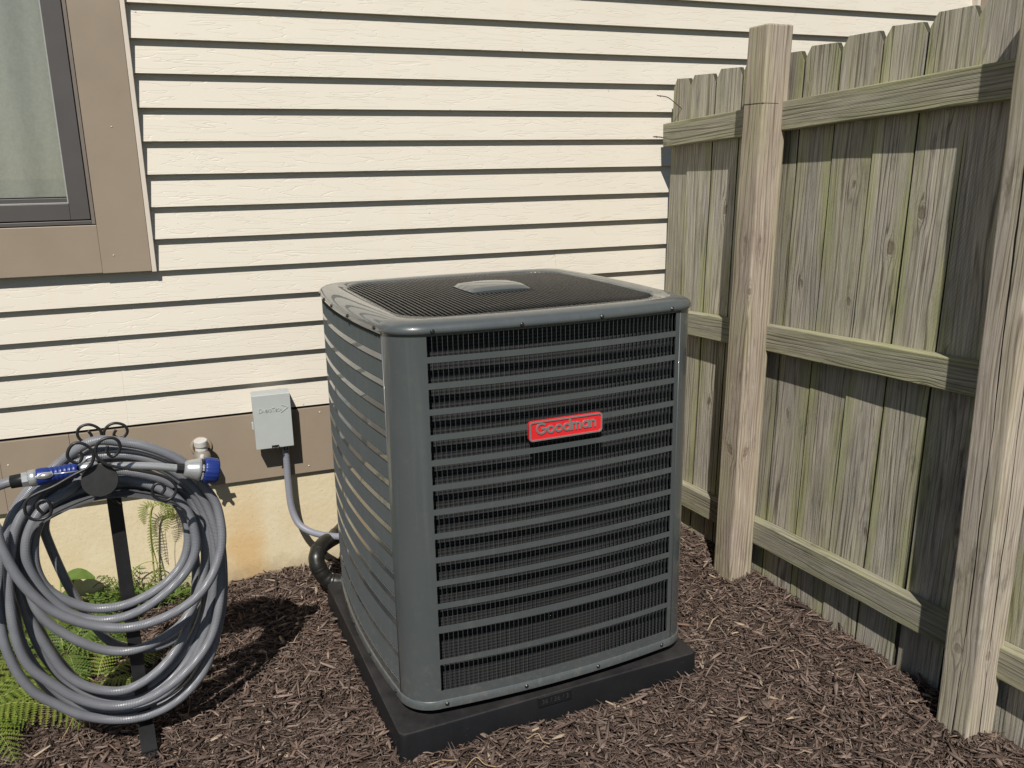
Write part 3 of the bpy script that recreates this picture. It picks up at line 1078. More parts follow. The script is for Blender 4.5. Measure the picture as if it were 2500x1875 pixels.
def stroke(b, pts, w, put, z0, z1, closed=False):
    n = len(pts); L_, R_ = [], []
    for i in range(n):
        if closed: a, c = pts[(i - 1) % n], pts[(i + 1) % n]
        else: a, c = pts[max(i - 1, 0)], pts[min(i + 1, n - 1)]
        t = Vector((c[0] - a[0], c[1] - a[1])).normalized(); q = Vector((-t.y, t.x)) * w / 2
        L_.append((pts[i][0] + q.x, pts[i][1] + q.y)); R_.append((pts[i][0] - q.x, pts[i][1] - q.y))
    vs = [put(p, z1) for p in L_] + [put(p, z1) for p in R_] + [put(p, z0) for p in L_] + [put(p, z0) for p in R_]
    fs = []
    for i in range(n if closed else n - 1):
        j = (i + 1) % n
        fs += [(i, j, n + j, n + i), (2 * n + i, i, j, 2 * n + j)[::1], (n + i, 3 * n + i, 3 * n + j, n + j)]
    if not closed:
        fs += [(0, n, 3 * n, 2 * n), (n - 1, 2 * n - 1, 4 * n - 1, 3 * n - 1)]
    b.add(vs, fs)


def arc(cx, cy, r, a0, a1, n=22):
    return [(cx + r * math.cos(R(a0 + (a1 - a0) * i / n)), cy + r * math.sin(R(a0 + (a1 - a0) * i / n))) for i in range(n + 1)]


RO = .262
LET = {
    'G': (1.0, [arc(.5, .5, .415, 42, 352, 34), [(.50, .47), (.99, .47)]]),
    'o': (.735, [arc(.345, .345, RO, 0, 360, 28)]),
    'd': (.755, [arc(.345, .345, RO, 0, 360, 28), [(.61, 0), (.61, 1.02)]]),
    'a': (.755, [arc(.345, .345, RO, 0, 360, 28), [(.61, 0), (.61, .69)]]),
    'n': (.655, [[(.085, 0), (.085, .69)], arc(.29, .40, .205, 178, 0, 14) + [(.495, 0)]]),
    'm': (.985, [[(.085, 0), (.085, .69)], arc(.262, .425, .177, 178, 0, 14) + [(.439, 0)], arc(.616, .425, .177, 178, 0, 14) + [(.793, 0)]]),
}
tw = sum(LET[c][0] for c in 'Goodman') - .06
scl = .158 / tw
cx = -.158 / 2
for c in 'Goodman':
    adv, st = LET[c]; b = MB()
    for s_ in st:
        cl = abs(s_[0][0] - s_[-1][0]) < 1e-6 and abs(s_[0][1] - s_[-1][1]) < 1e-6
        q = s_[:-1] if cl else s_
        stroke(b, q, SW, lambda p, zz: badge_pt((cx + p[0] * scl, -.0088 + p[1] * scl), zz), .0100, .0124 + random.uniform(0, .0001), cl)
    b.build('letter', M_silver, badge); cx += adv * scl

# ================================================================== pad
pad = empty('equipment_pad', (.00423, -1.10322, 0), TH)
tag(pad, 'black plastic equipment pad under the air conditioner, set in bark mulch', 'pad')
W = .8398
b = MB()
def pr(d, z, r=.018): return ([(p[0] + W / 2, p[1] + W / 2) for p in rrect(W - 2 * d, W - 2 * d, r, 5)], z)
loft(b, [pr(-.004, .02), pr(-.003, .075), pr(.0, .1515), pr(.0012, .1545), pr(.004, .1562)])
tp = pr(.004, .1562)[0]; b.add([(p[0], p[1], .1562) for p in tp], [tuple(range(len(tp)))])
o = b.build('slab', M_pad, pad); m = o.modifiers.new('es', 'EDGE_SPLIT'); m.split_angle = R(35)
# size plate moulded into the front edge
px = .405
b = MB(); b.box((px - .047, -.0042, .1275), (px + .047, .004, .1548)); plate = b.build('size_plate', M_pad, pad, .0008)


def text_mesh(s, size, extr, mat, parent, name='lettering'):
    cu = bpy.data.curves.new('t', 'FONT'); cu.body = s; cu.size = size; cu.extrude = extr; cu.align_x = 'CENTER'; cu.align_y = 'CENTER'; cu.resolution_u = 3
    to = bpy.data.objects.new('t', cu); COL.objects.link(to)
    dg = bpy.context.evaluated_depsgraph_get(); me = bpy.data.meshes.new_from_object(to.evaluated_get(dg))
    bpy.data.objects.remove(to); bpy.data.curves.remove(cu)
    me.materials.clear()
    return link(name, me, mat, parent)


M_padlet = plain('scuffed_black_plastic', (.030, .030, .030), .45, .4)
t = text_mesh('36 / 36 / 3', .0185, .0006, M_padlet, plate); t.location = (px, -.0045, .1412); t.rotation_euler = (R(90), 0, 0)

# ================================================================== disconnect box, conduit, line set, faucet
dbx = empty('disconnect_box', (-.1395, 0, .66))
tag(dbx, 'light grey electrical disconnect box mounted on the brown band left of the air conditioner', 'electrical box')
b = MB(); b.box((-.0535, -.056, -.081), (.0535, -.0022, .0865)); b.build('housing', M_box, dbx, .0015)
b = MB(); b.prism([(-.070, -.0895), (-.0705, .0915), (-.060, .0935), (-.060, -.0875)], 0, 0, 'z') if False else None
cov = MB()
cov.box((-.0595, -.070, -.0895), (.0595, -.0673, .0905))
cov.box((-.0595, -.0672, .0880), (.0595, -.002, .0908))
cov.box((-.0595, -.0672, -.0885), (-.0570, -.035, .0878)); cov.box((.0570, -.0672, -.0885), (.0595, -.035, .0878))
cov.build('cover', M_box, dbx, .0012)
b = MB(); b.box((-.0655, -.040, -.028), (-.0598, -.030, -.004)); b.build('side_tab', M_box, dbx, .001)
b = MB(); b.box((-.011, -.074, -.0915), (.011, -.0705, -.0800)); b.tube([(-.014, -.073, -.091), (-.004, -.078, -.086), (.006, -.073, -.0905), (.013, -.077, -.084)], .0018, 6); b.build('latch', M_screw, dbx)
tx = -.0415
for s_, sz, w_ in (('D', .0200, .85), ('IVERSI', .0140, .80), ('T', .0200, .80), ('ECH', .0140, .80)):
    t = text_mesh(s_, sz, .0013, M_box, dbx)
    xs_ = [v.co.x for v in t.data.vertices]; ys_ = [v.co.y for v in t.data.vertices]
    t.scale = (w_, 1, 1); t.rotation_euler = (R(90), 0, 0)
    t.location = (tx - min(xs_) * w_, -.0704, .0335 - min(ys_)); tx += (max(xs_) - min(xs_)) * w_ + .0012
b = MB(); stroke(b, [(.031, .054), (.0495, .0435), (.026, .0285)], .0028, lambda p, zz: (p[0], -.070 - zz, p[1]), 0, .0016); b.build('arrow_mark', M_box, dbx)

cd = empty('conduit', (-.105, -.03, .57))
tag(cd, 'grey ribbed flexible conduit curving from the disconnect box to the air conditioner', 'conduit')
path = spline([(-.105, -.034, .585), (-.105, -.034, .50), (-.106, -.037, .42), (-.103, -.045, .345), (-.088, -.062, .295), (-.062, -.085, .272), (-.020, -.12, .262), (.04, -.165, .262), (.10, -.21, .268), (.16, -.28, .28)], 26)
rad = [.0114 + .0004 * math.sin(i * 2.1) for i in range(len(path))]
path = [(p[0] - (-.105) * 0, p[1], p[2]) for p in path]
b = MB(); b.tube(path, rad, 14, smooth=True); o = b.build('sheath', M_conduit, cd, recalc=False); o.location = (.105, .03, -.57)
b = MB(); b.lathe([(0, .0155), (.018, .0155), (.019, .0125), (.03, .012)], (-.105, -.034, .5795), (0, 0, -1), 6, False); o = b.build('connector', M_acblack, cd); o.location = (.105, .03, -.57)

ls = empty('refrigerant_line', (0, -.15, .1))
tag(ls, 'black foam insulated pipe bending behind the air conditioner near the wall', 'pipe')
path = spline([(.16, .03, .262), (.09, -.03, .254), (.030, -.10, .240), (-.018, -.160, .247), (-.046, -.200, .238), (-.054, -.222, .215), (-.046, -.232, .186), (-.030, -.238, .160), (-.004, -.246, .146), (.04, -.255, .142), (.10, -.27, .145), (.17, -.30, .16)], 12)
rad = [.0265 + .0005 * math.sin(i * .6) + (.0014 if i % 23 in (0, 1) else 0) for i in range(len(path))]
b = MB(); b.tube(path, rad, 18); o = b.build('insulation', M_foam, ls, recalc=False); o.location = (0, .15, -.1)
b = MB(); b.tube(spline([(.02, -.09, .205), (.06, -.10, .217), (.14, -.12, .226)], 6), .003, 8); o = b.build('copper_pipe', plain('dull_copper', (.45, .24, .17), .4, .5, .5), ls, recalc=False); o.location = (0, .15, -.1)
b = MB(); b.tube([(-.012, -.222, .195), (-.020, -.2345, .180), (-.008, -.248, .176)], .0012, 6); o = b.build('tie', M_gasket, ls, recalc=False); o.location = (0, .15, -.1)

fx, fz = -.366, .585
fa = empty('outdoor_faucet', (fx, 0, fz))
tag(fa, 'off-white outdoor faucet sticking out of the brown band above the hose', 'faucet')
b = MB(); b.lathe([(0, .034), (.004, .034), (.006, .030), (.0062, .026)], (0, -.0022, 0), (0, -1, 0), 28); b.build('flange', M_brown, fa)
b = MB(); b.lathe([(0, .026), (.001, .026)], (0, -.0085, 0), (0, -1, 0), 24); b.build('hole', M_drystem, fa)
b = MB(); b.lathe([(0, .020), (.03, .021), (.05, .026), (.075, .026), (.085, .020), (.115, .016)], (0, -.006, -.010), (0, -1, -.12), 20)
b.lathe([(0, .012), (.02, .013), (.028, .0165), (.034, .0165)], (0, -.082, -.012), (0, -.25, -1), 16); b.build('body', M_brass, fa)
b = MB(); b.lathe([(0, .019), (.010, .017), (.014, .0205), (.030, .0205), (.0325, .0190), (.033, 0)], (0, -.060, .008), (0, -.12, 1), 36, smooth=False); b.build('cap', M_white, fa)
b = MB()
for k in range(5):
    a = 2 * math.pi * k / 5 + .3
    b.tube([(0, -.118, -.018), (.027 * math.cos(a), -.124, -.018 + .027 * math.sin(a))], [.007, .0055], 8)
b.lathe([(0, .008), (.012, .008), (.014, .004), (.0142, 0)], (0, -.116, -.018), (0, -1, 0), 12); b.build('handle', M_white, fa)

# ================================================================== hose stand, hose, nozzle
RB = Vector((-.5612, -.7679, 0)); RN = Vector((.10603, -.99436, 0)); RT = Vector((.99436, .10603, 0))


def rp(r, z, off=0.0): return RB + RT * r + RN * off + Vector((0, 0, z))


def inv(o, root):      # geometry is written in world space, move it under its root
    o.location = (-root.location.x, -root.location.y, -root.location.z)
    return o


def rq(r, z, off, ref=.05):
    """same spot seen from the yard side, moved from offset ref to offset off"""
    d = off - ref
    return rp(r * (1 - d / 2.05), z + d * .325, off)


st = empty('hose_stand', (RB.x, RB.y, .09))
tag(st, 'black iron hose stand with scroll ends and round front plate holding the coil', 'hose stand')


def rbox(b, r0, r1, z0, z1, o0, o1):
    vs = [rp(r, z, o) for z in (z0, z1) for (r, o) in ((r0, o0), (r1, o0), (r1, o1), (r0, o1))]
    b.add(vs, [(0, 3, 2, 1), (4, 5, 6, 7), (0, 1, 5, 4), (1, 2, 6, 5), (2, 3, 7, 6), (3, 0, 4, 7)])


b = MB(); rbox(b, -.0145, .0165, -.05, .752, -.012, .003); inv(b.build('post', M_iron, st, .002), st)
b = MB(); rbox(b, -.0165, .0175, .098, .104, -.02, .112)
vs = [rp(-.0175, .104, .085), rp(.0185, .104, .085), rp(.0185, .124, .04), rp(-.0175, .124, .04)]
inv(b.build('foot', M_iron, st, .0015), st)
b = MB(); vs = []
for (z, o) in ((.135, .030), (.112, .100)):
    for dz in (0, -.004):
        vs += [rp(-.0175, z + dz, o), rp(.0180, z + dz, o)]
b.add(vs, [(0, 1, 5, 4), (2, 6, 7, 3), (0, 4, 6, 2), (1, 3, 7, 5), (0, 2, 3, 1), (4, 5, 7, 6)]); inv(b.build('step_plate', M_iron, st), st)
# saddle (curved sheet carrying the coil)
b = MB(); sad = spline([(-.172, .690), (-.155, .716), (-.103, .739), (-.060, .751), (-.015, .7545), (.043, .746), (.100, .722), (.124, .707), (.138, .690)], 4)
vs = []
for (r, z) in sad:
    for (o, dz) in ((-.085, 0), (.085, 0), (.085, -.003), (-.085, -.003)): vs.append(rp(r, z + dz, o))
n = len(sad); fs = []
for i in range(n - 1):
    for q in range(4): fs.append((i * 4 + q, (i + 1) * 4 + q, (i + 1) * 4 + (q + 1) % 4, i * 4 + (q + 1) % 4))
fs += [(0, 1, 2, 3), (4 * n - 1, 4 * n - 2, 4 * n - 3, 4 * n - 4)]
b.add(vs, fs); inv(b.build('saddle', plain('grey_iron_saddle', (.10, .10, .105), .45, .4), st), st)
b = MB(); O = rq(-.0215, .802, .108, .1)
b.lathe([(0, .0), (0, .0365), (.005, .0365), (.0062, .0355), (.0064, 0)], O, RN, 48, smooth=False); inv(b.build('front_plate', M_plate, st), st)
b = MB(); b.tube([rp(-.010, .752, .07), rp(.006, .715, .02), rp(.014, .70, -.004)], .0035, 8); inv(b.build('brace', M_iron, st, recalc=False), st)
S1 = [(-.053, .869), (-.048, .858), (-.056, .845), (-.068, .848), (-.076, .861), (-.072, .876), (-.061, .887), (-.047, .886), (-.035, .877), (-.027, .862), (-.029, .845), (-.04, .831), (-.072, .818), (-.11, .801), (-.141, .792), (-.16, .783), (-.169, .768), (-.169, .749), (-.158, .736), (-.141, .733), (-.126, .74), (-.121, .756), (-.126, .771), (-.137, .774), (-.146, .767), (-.145, .756), (-.136, .742)]
S2 = [(.003, .872), (0, .859), (.008, .847), (.019, .851), (.027, .864), (.025, .879), (.014, .888), (-.003, .888), (-.016, .879), (-.022, .863), (-.018, .846), (-.004, .831), (.03, .816), (.07, .801), (.103, .786), (.123, .769), (.13, .75), (.122, .734), (.108, .727), (.093, .731), (.081, .743), (.081, .76), (.09, .769), (.101, .766), (.106, .755), (.099, .744)]
S3 = [(-.033, .864), (-.027, .849), (-.036, .838), (-.049, .842), (-.056, .856), (-.053, .87), (-.042, .878), (-.027, .878), (-.012, .868), (-.006, .853), (-.005, .80), (-.02, .75)]
S4 = [(.026, .857), (.02, .847), (.023, .84), (.03, .836), (.042, .838), (.05, .85), (.045, .865), (.03, .873), (.015, .872), (.003, .862), (-.002, .845), (-.004, .80), (.01, .75)]
for S, off, ref in ((S1, .121, .09), (S2, .122, .09), (S3, -.09, -.09), (S4, -.091, -.09)):
    b = MB(); b.tube([rq(p[0], p[1], off, ref) for p in spline(S, 5)], .0034, 8); inv(b.build('scroll', M_iron, st, recalc=False), st)

HOSE = [(-0.002,0.761,0.02),(0.049,0.754,0.02),(0.099,0.729,0.02),(0.131,0.695,0.021),(0.148,0.642,0.022),(0.144,0.581,0.025),(0.115,0.523,0.028),(0.061,0.482,0.029),(-0.014,0.462,0.03),(-0.083,0.474,0.03),(-0.144,0.526,0.03),(-0.167,0.574,0.028),(-0.171,0.633,0.026),(-0.154,0.697,0.022),(-0.112,0.741,0.021),(-0.061,0.76,0.02),(-0.017,0.783,0.045),(0.041,0.772,0.045),(0.102,0.737,0.045),(0.141,0.689,0.045),(0.156,0.629,0.046),(0.151,0.567,0.048),(0.111,0.507,0.049),(0.032,0.456,0.05),(-0.041,0.444,0.05),(-0.106,0.47,0.05),(-0.142,0.512,0.05),(-0.168,0.563,0.049),(-0.183,0.626,0.048),(-0.17,0.69,0.047),(-0.127,0.748,0.045),(-0.076,0.772,0.045),(-0.039,0.794,0.0),(0.036,0.78,0.0),(0.111,0.741,0.0),(0.16,0.685,0.002),(0.179,0.609,0.008),(0.179,0.527,0.018),(0.156,0.449,0.027),(0.113,0.389,0.033),(0.047,0.358,0.035),(-0.015,0.35,0.035),(-0.073,0.368,0.035),(-0.136,0.42,0.034),(-0.181,0.482,0.032),(-0.194,0.549,0.026),(-0.191,0.634,0.015),(-0.166,0.703,0.006),(-0.117,0.765,0.001),(-0.024,0.77,-0.05),(0.053,0.751,-0.05),(0.121,0.707,-0.05),(0.17,0.632,-0.051),(0.19,0.539,-0.052),(0.184,0.438,-0.053),(0.151,0.354,-0.054),(0.096,0.3,-0.055),(0.033,0.29,-0.055),(-0.026,0.315,-0.055),(-0.064,0.359,-0.055),(-0.106,0.463,-0.054),(-0.128,0.53,-0.053),(-0.147,0.616,-0.052),(-0.151,0.667,-0.051),(-0.129,0.714,-0.05),(-0.086,0.751,-0.05),(0.011,0.777,-0.025),(0.077,0.744,-0.025),(0.127,0.699,-0.024),(0.152,0.636,-0.02),(0.161,0.551,-0.012),(0.155,0.469,-0.002),(0.133,0.39,0.008),(0.095,0.32,0.015),(0.038,0.267,0.019),(-0.027,0.243,0.02),(-0.077,0.253,0.02),(-0.122,0.282,0.02),(-0.155,0.326,0.019),(-0.175,0.384,0.016),(-0.193,0.442,0.012),(-0.212,0.518,0.003),(-0.209,0.579,-0.005),(-0.195,0.643,-0.013),(-0.171,0.704,-0.02),(-0.127,0.758,-0.024),(-0.057,0.784,-0.025),(-0.029,0.81,-0.005),(0.045,0.787,-0.005),(0.112,0.744,-0.005),(0.159,0.672,-0.005),(0.18,0.582,-0.005),(0.178,0.484,-0.005),(0.157,0.377,-0.005),(0.099,0.28,-0.005),(0.025,0.22,-0.005),(-0.05,0.212,-0.005),(-0.116,0.256,-0.005),(-0.158,0.335,-0.005),(-0.187,0.429,-0.005),(-0.197,0.536,-0.005),(-0.186,0.644,-0.005),(-0.159,0.727,-0.005),(-0.107,0.785,-0.005),(-0.035,0.823,-0.03),(0.034,0.822,-0.03),(0.101,0.795,-0.03),(0.161,0.748,-0.03),(0.199,0.666,-0.03),(0.218,0.564,-0.03),(0.218,0.463,-0.03),(0.203,0.352,-0.03),(0.162,0.247,-0.03),(0.1,0.172,-0.03),(0.019,0.145,-0.03),(-0.056,0.151,-0.03),(-0.125,0.182,-0.03),(-0.179,0.24,-0.03),(-0.218,0.329,-0.03),(-0.234,0.43,-0.03),(-0.229,0.553,-0.03),(-0.22,0.622,-0.03),(-0.203,0.677,-0.03),(-0.161,0.748,-0.03),(-0.105,0.796,-0.03),(-0.06,0.827,0.03),(0.007,0.836,0.03),(0.073,0.818,0.03),(0.138,0.771,0.03),(0.185,0.701,0.033),(0.204,0.615,0.037),(0.205,0.521,0.045),(0.19,0.419,0.053),(0.155,0.329,0.06),(0.083,0.261,0.064),(0.005,0.23,0.065),(-0.067,0.238,0.065),(-0.131,0.277,0.065),(-0.171,0.322,0.064),(-0.212,0.379,0.063),(-0.229,0.454,0.059),(-0.228,0.56,0.051),(-0.221,0.624,0.045),(-0.206,0.686,0.039),(-0.18,0.736,0.035),(-0.129,0.792,0.031),(-0.025,0.84,0.0),(0.034,0.835,0.0),(0.092,0.815,0.0),(0.151,0.78,0.0),(0.191,0.721,0.002),(0.214,0.665,0.005),(0.223,0.579,0.011),(0.22,0.485,0.02),(0.207,0.402,0.028),(0.173,0.303,0.037),(0.137,0.237,0.042),(0.073,0.184,0.044),(-0.003,0.168,0.045),(-0.072,0.183,0.045),(-0.134,0.219,0.045),(-0.176,0.26,0.045),(-0.216,0.307,0.044),(-0.244,0.37,0.041),(-0.259,0.44,0.036),(-0.259,0.508,0.03),(-0.248,0.6,0.02),(-0.224,0.679,0.011),(-0.193,0.738,0.005),(-0.147,0.785,0.002),(-0.085,0.822,0.0),(-0.011,0.826,0.02),(0.055,0.811,0.02),(0.121,0.771,0.02),(0.166,0.716,0.019),(0.195,0.636,0.017),(0.198,0.542,0.013),(0.185,0.432,0.008),(0.156,0.331,0.004),(0.105,0.253,0.001),(0.033,0.206,0.0),(-0.042,0.199,0.0),(-0.11,0.233,0.0),(-0.155,0.294,0.0),(-0.19,0.381,0.002),(-0.206,0.471,0.005),(-0.213,0.567,0.01),(-0.204,0.646,0.014),(-0.18,0.71,0.017),(-0.137,0.765,0.019),(-0.079,0.807,0.02),(-0.021,0.844,0.015),(0.049,0.826,0.015),(0.123,0.784,0.015),(0.171,0.724,0.015),(0.201,0.645,0.016),(0.207,0.552,0.017),(0.194,0.446,0.018),(0.169,0.352,0.019),(0.123,0.263,0.02),(0.059,0.203,0.02),(-0.018,0.181,0.02),(-0.088,0.198,0.02),(-0.152,0.245,0.02),(-0.194,0.313,0.02),(-0.225,0.391,0.019),(-0.237,0.486,0.019),(-0.237,0.576,0.018),(-0.225,0.652,0.017),(-0.199,0.719,0.016),(-0.151,0.781,0.015),(-0.093,0.828,0.015),(-0.024,0.876,0.05),(0.038,0.863,0.05),(0.1,0.838,0.05),(0.162,0.793,0.052),(0.199,0.725,0.056),(0.218,0.674,0.062),(0.214,0.58,0.074),(0.169,0.494,0.085),(0.101,0.448,0.089),(0.015,0.432,0.09),(-0.064,0.454,0.09),(-0.145,0.512,0.089),(-0.198,0.593,0.084),(-0.227,0.685,0.073),(-0.234,0.722,0.068),(-0.285,0.57,0.095),(-0.315,0.67,0.095),(-0.3,0.765,0.09),(-0.25,0.812,0.084),(-0.205,0.823,0.083),(-0.187,0.823,0.083)]
hs = MB()
pth = spline(HOSE, 7)
pw = [rp(p[0], max(p[1], .112), p[2]) for p in pth]
jn = np.cumsum(rng.normal(0, 1, (len(pw), 3)), 0); ker = np.ones(25) / 25
jn = np.stack([np.convolve(jn[:, q] - np.convolve(jn[:, q], np.ones(81) / 81, 'same'), ker, 'same') for q in range(3)], 1); jn *= .0028 / jn.std()
jn[-40:] *= np.linspace(1, 0, 40)[:, None]
pw = [v + Vector(j) * 1.0 for v, j in zip(pw, jn.tolist())]
# light smoothing where one loop runs into the next
for _ in range(3):
    pw = [pw[0]] + [(pw[i - 1] + pw[i] * 2 + pw[i + 1]) / 4 for i in range(1, len(pw) - 1)] + [pw[-1]]
hs.tube(pw, .0106, 14)
hose = hs.build('garden_hose', M_hose, recalc=False)
tag(hose, 'coiled grey garden hose hanging in loops on the iron stand', 'hose')
uv = hose.data.uv_layers.new(name='uv')
acc = [0.0]
for i in range(1, len(pw)): acc.append(acc[-1] + (pw[i] - pw[i - 1]).length)
ns = 14; arr = np.zeros((len(hose.data.loops), 2))
li = 0
for p in hose.data.polygons:
    idx = list(p.vertices); ks = [v % ns for v in idx]
    wrap = max(ks) == ns - 1 and min(ks) == 0
    for q, v in enumerate(idx):
        kk = v % ns
        if wrap and kk == 0: kk = ns
        arr[p.loop_start + q] = (acc[v // ns], kk / ns)
uv.data.foreach_set('uv', arr.ravel())

nz = empty('spray_nozzle', tuple(rp(0, .80, .05)))
tag(nz, 'silver watering wand with blue grip and blue dial lying across the hose coil', 'spray nozzle')
P0 = rq(-.192, .812, .083); P1 = rq(-.070, .8155, .083); AX = (P1 - P0).normalized(); G = (P1 - P0).length


def nzl(name, prof, o, ax, mat, sides=24, **kw):
    bb = MB(); bb.lathe(prof, o, ax, sides, **kw); return inv(bb.build(name, mat, nz), nz)


nzl('connector', [(0, .0105), (.001, .0135), (.021, .0140), (.022, .0145)], P0, AX, M_acblack, 40, ridges=20, ridge_amp=.03)
nzl('nut', [(.0222, .0155), (.0228, .0162), (.0335, .0162), (.034, .0150)], P0, AX, M_chrome, 8, smooth=False)
nzl('collar', [(.034, .0150), (.036, .0172), (.044, .0182), (.050, .0178)], P0, AX, M_chrome)
pr_ = [(.048, .0172), (.054, .0188), (.066, .0185), (.074, .0172)]
for i in range(6): pr_ += [(.076 + i * .0085, .0158), (.078 + i * .0085, .0172), (.0825 + i * .0085, .0170), (.0838 + i * .0085, .0158)]
pr_ += [(.128, .0150), (.132, .0125)]
nzl('grip', pr_, P0, AX, M_blue, 28)
nzl('trigger_block', [(.130, .0125), (.134, .0160), (.150, .0165), (.162, .0140), (.168, .0105)], P0, AX, M_chrome)
side = (RN * .95 + Vector((0, 0, .35))).normalized()
side = (side - AX * side.dot(AX)).normalized(); upv = AX.cross(side)
bb = MB(); vs = []; ctr = P0 + AX * .066
for q, (rr, hh) in enumerate(((1.0, .0165), (1.0, .0190), (.9, .0200), (.8, .0198), (.8, .0206), (0.0, .0212))):
    for i in range(28):
        a = 2 * math.pi * i / 28; vs.append(ctr + AX * (.0165 * rr * math.cos(a)) + upv * (.0070 * rr * math.sin(a)) + side * hh)
bb.add(vs, [(j * 28 + i, j * 28 + (i + 1) % 28, (j + 1) * 28 + (i + 1) % 28, (j + 1) * 28 + i) for j in range(5) for i in range(28)], True)
inv(bb.build('grip_badge', M_chrome, nz), nz)
bb = MB(); bb.tube([P0 + AX * .083 + side * .0165, P0 + AX * .105 + side * .0172 + upv * .002, P0 + AX * .130 + side * .0155 + upv * .003], .0016, 8); inv(bb.build('grip_stripe', M_chrome, nz, recalc=False), nz)
bb = MB(); bb.tube([P0 + AX * .140 - upv * .012 + side * .002, P0 + AX * .150 - upv * .022 + side * .004, P0 + AX * .165 - upv * .024 + side * .004, P0 + AX * .178 - upv * .017], .0032, 8); inv(bb.build('trigger', M_chrome, nz, recalc=False), nz)
wp = spline([rq(-.040, .815, .083), rq(.01, .812, .083), rq(.07, .802, .083), rq(.110, .7925, .083), rq(.142, .7835, .083)], 6)
bb = MB(); bb.tube(wp, .0088, 18); inv(bb.build('wand', M_chrome, nz, recalc=False), nz)
D0 = rq(.138, .7845, .083); AXD = (rq(.226, .762, .083) - D0).normalized()
nzl('neck', [(0, .0104), (.002, .0118), (.016, .0122), (.017, .0110)], D0, AXD, M_acblack, 8, smooth=False)
nzl('head', [(.016, .0130), (.019, .0185), (.026, .0208), (.045, .0258), (.051, .0268), (.0515, .0255)], D0, AXD, M_chrome, 20)
nzl('legend_ring', [(.0515, .0262), (.058, .0262), (.0582, .025)], D0, AXD, M_acblack, 36)
nzl('dial', [(.0583, .0262), (.060, .0288), (.064, .0298), (.078, .0296), (.088, .0285), (.091, .0268), (.092, .0230), (.0905, .0205), (.0885, 0)], D0, AXD, M_blue, 72, ridges=18, ridge_amp=.018, ridge_span=(1, 4))
sd = (RN - AXD * RN.dot(AXD)).normalized(); ud = AXD.cross(sd)
if ud.z < 0: ud = -ud
for s_, a0 in (('CONE', 28), ('CENTER', -22)):
    for i, ch in enumerate(s_):
        a = R(a0 - (i - len(s_) / 2 + .5) * 8.4)
        t = text_mesh(ch, .0056, .0002, M_ink, nz, 'lettering')
        rd = sd * math.cos(a) + ud * math.sin(a); tg = (-sd * math.sin(a) + ud * math.cos(a))
        Mx = Matrix((-tg, AXD, rd)).transposed().to_4x4() if (-tg).cross(AXD).dot(rd) > 0 else Matrix((tg, AXD, rd)).transposed().to_4x4()
        Mx.translation = D0 + AXD * .0549 + rd * .0264 - nz.location
        t.matrix_local = Mx

# ================================================================== plants
def frond(b, path, wid, npin, teeth=7, side_hint=None, stem=.0013, start=.12):
    P = [Vector(p) for p in path]; n = len(P)
    b2 = b['stem']; b2.tube(P, [stem * (1 - .7 * i / (n - 1)) for i in range(n)], 5)
    L = [0.0]
    for i in range(1, n): L.append(L[-1] + (P[i] - P[i - 1]).length)
    def at(s):
        s *= L[-1]
        for i in range(1, n):
            if L[i] >= s or i == n - 1:
                t = (s - L[i - 1]) / max(1e-9, L[i] - L[i - 1]); return P[i - 1].lerp(P[i], t), (P[i] - P[i - 1]).normalized()
    up = Vector(side_hint) if side_hint else Vector((0, 0, 1))
    for i in range(npin):
        s = start + (1 - start) * i / npin
        c, tdir = at(s)
        sd_ = tdir.cross(up)
        sd_ = sd_.normalized() if sd_.length > 1e-3 else Vector((1, 0, 0))
        nrm = sd_.cross(tdir).normalized()
        q = (s - start) / (1 - start)
        ln = wid * (math.sin(math.pi * (.18 + .80 * q)) ** .8)
        for sg in (-1, 1):
            d = (sd_ * sg + tdir * (.35 + .5 * q) + nrm * random.uniform(-.25, .05)).normalized()
            l2 = ln * random.uniform(.88, 1.06)
            wv = (d.cross(nrm)).normalized()
            hw = max(.004, l2 * .15)
            vs, fs = [], []
            for k in range(teeth + 1):
                t = k / teeth
                vs.append(c + d * (l2 * t) - nrm * (l2 * .18 * t * t))
            for k in range(teeth):
                t = (k + .75) / teeth; w = hw * (1 - .75 * (k / teeth) ** 1.4)
                m_ = c + d * (l2 * t) - nrm * (l2 * .18 * t * t)
                for sg2 in (-1, 1):
                    vs.append(m_ + wv * w * sg2 + nrm * w * .25); fs.append((k, k + 1, len(vs) - 1))
            b['leaf'].add(vs, fs)


def fern(name, base, label, specs, matl, group=None, cat='fern', wid=.055, npin=20, teeth=7):
    e = empty(name, base); tag(e, label, cat, group)
    B = Vector(base)
    for (az, L, h, dr) in specs:
        bb = {'stem': MB(), 'leaf': MB()}
        a = R(az); d = Vector((math.cos(a), math.sin(a), 0))
        pts = []
        bend = random.uniform(-.06, .06); pe = Vector((-d.y, d.x, 0))
        for i in range(11):
            t = i / 10
            pts.append(d * (L * t) + pe * (bend * t * t) + Vector((0, 0, h * (1 - (1 - t) ** 1.8) - dr * t * t)))
        frond(bb, pts, wid * random.uniform(.85, 1.1), npin, teeth)
        f = bb['leaf'].build('frond', matl, e, recalc=False)
        bb['stem'].build('stalk', M_stem, f, recalc=False)
    return e


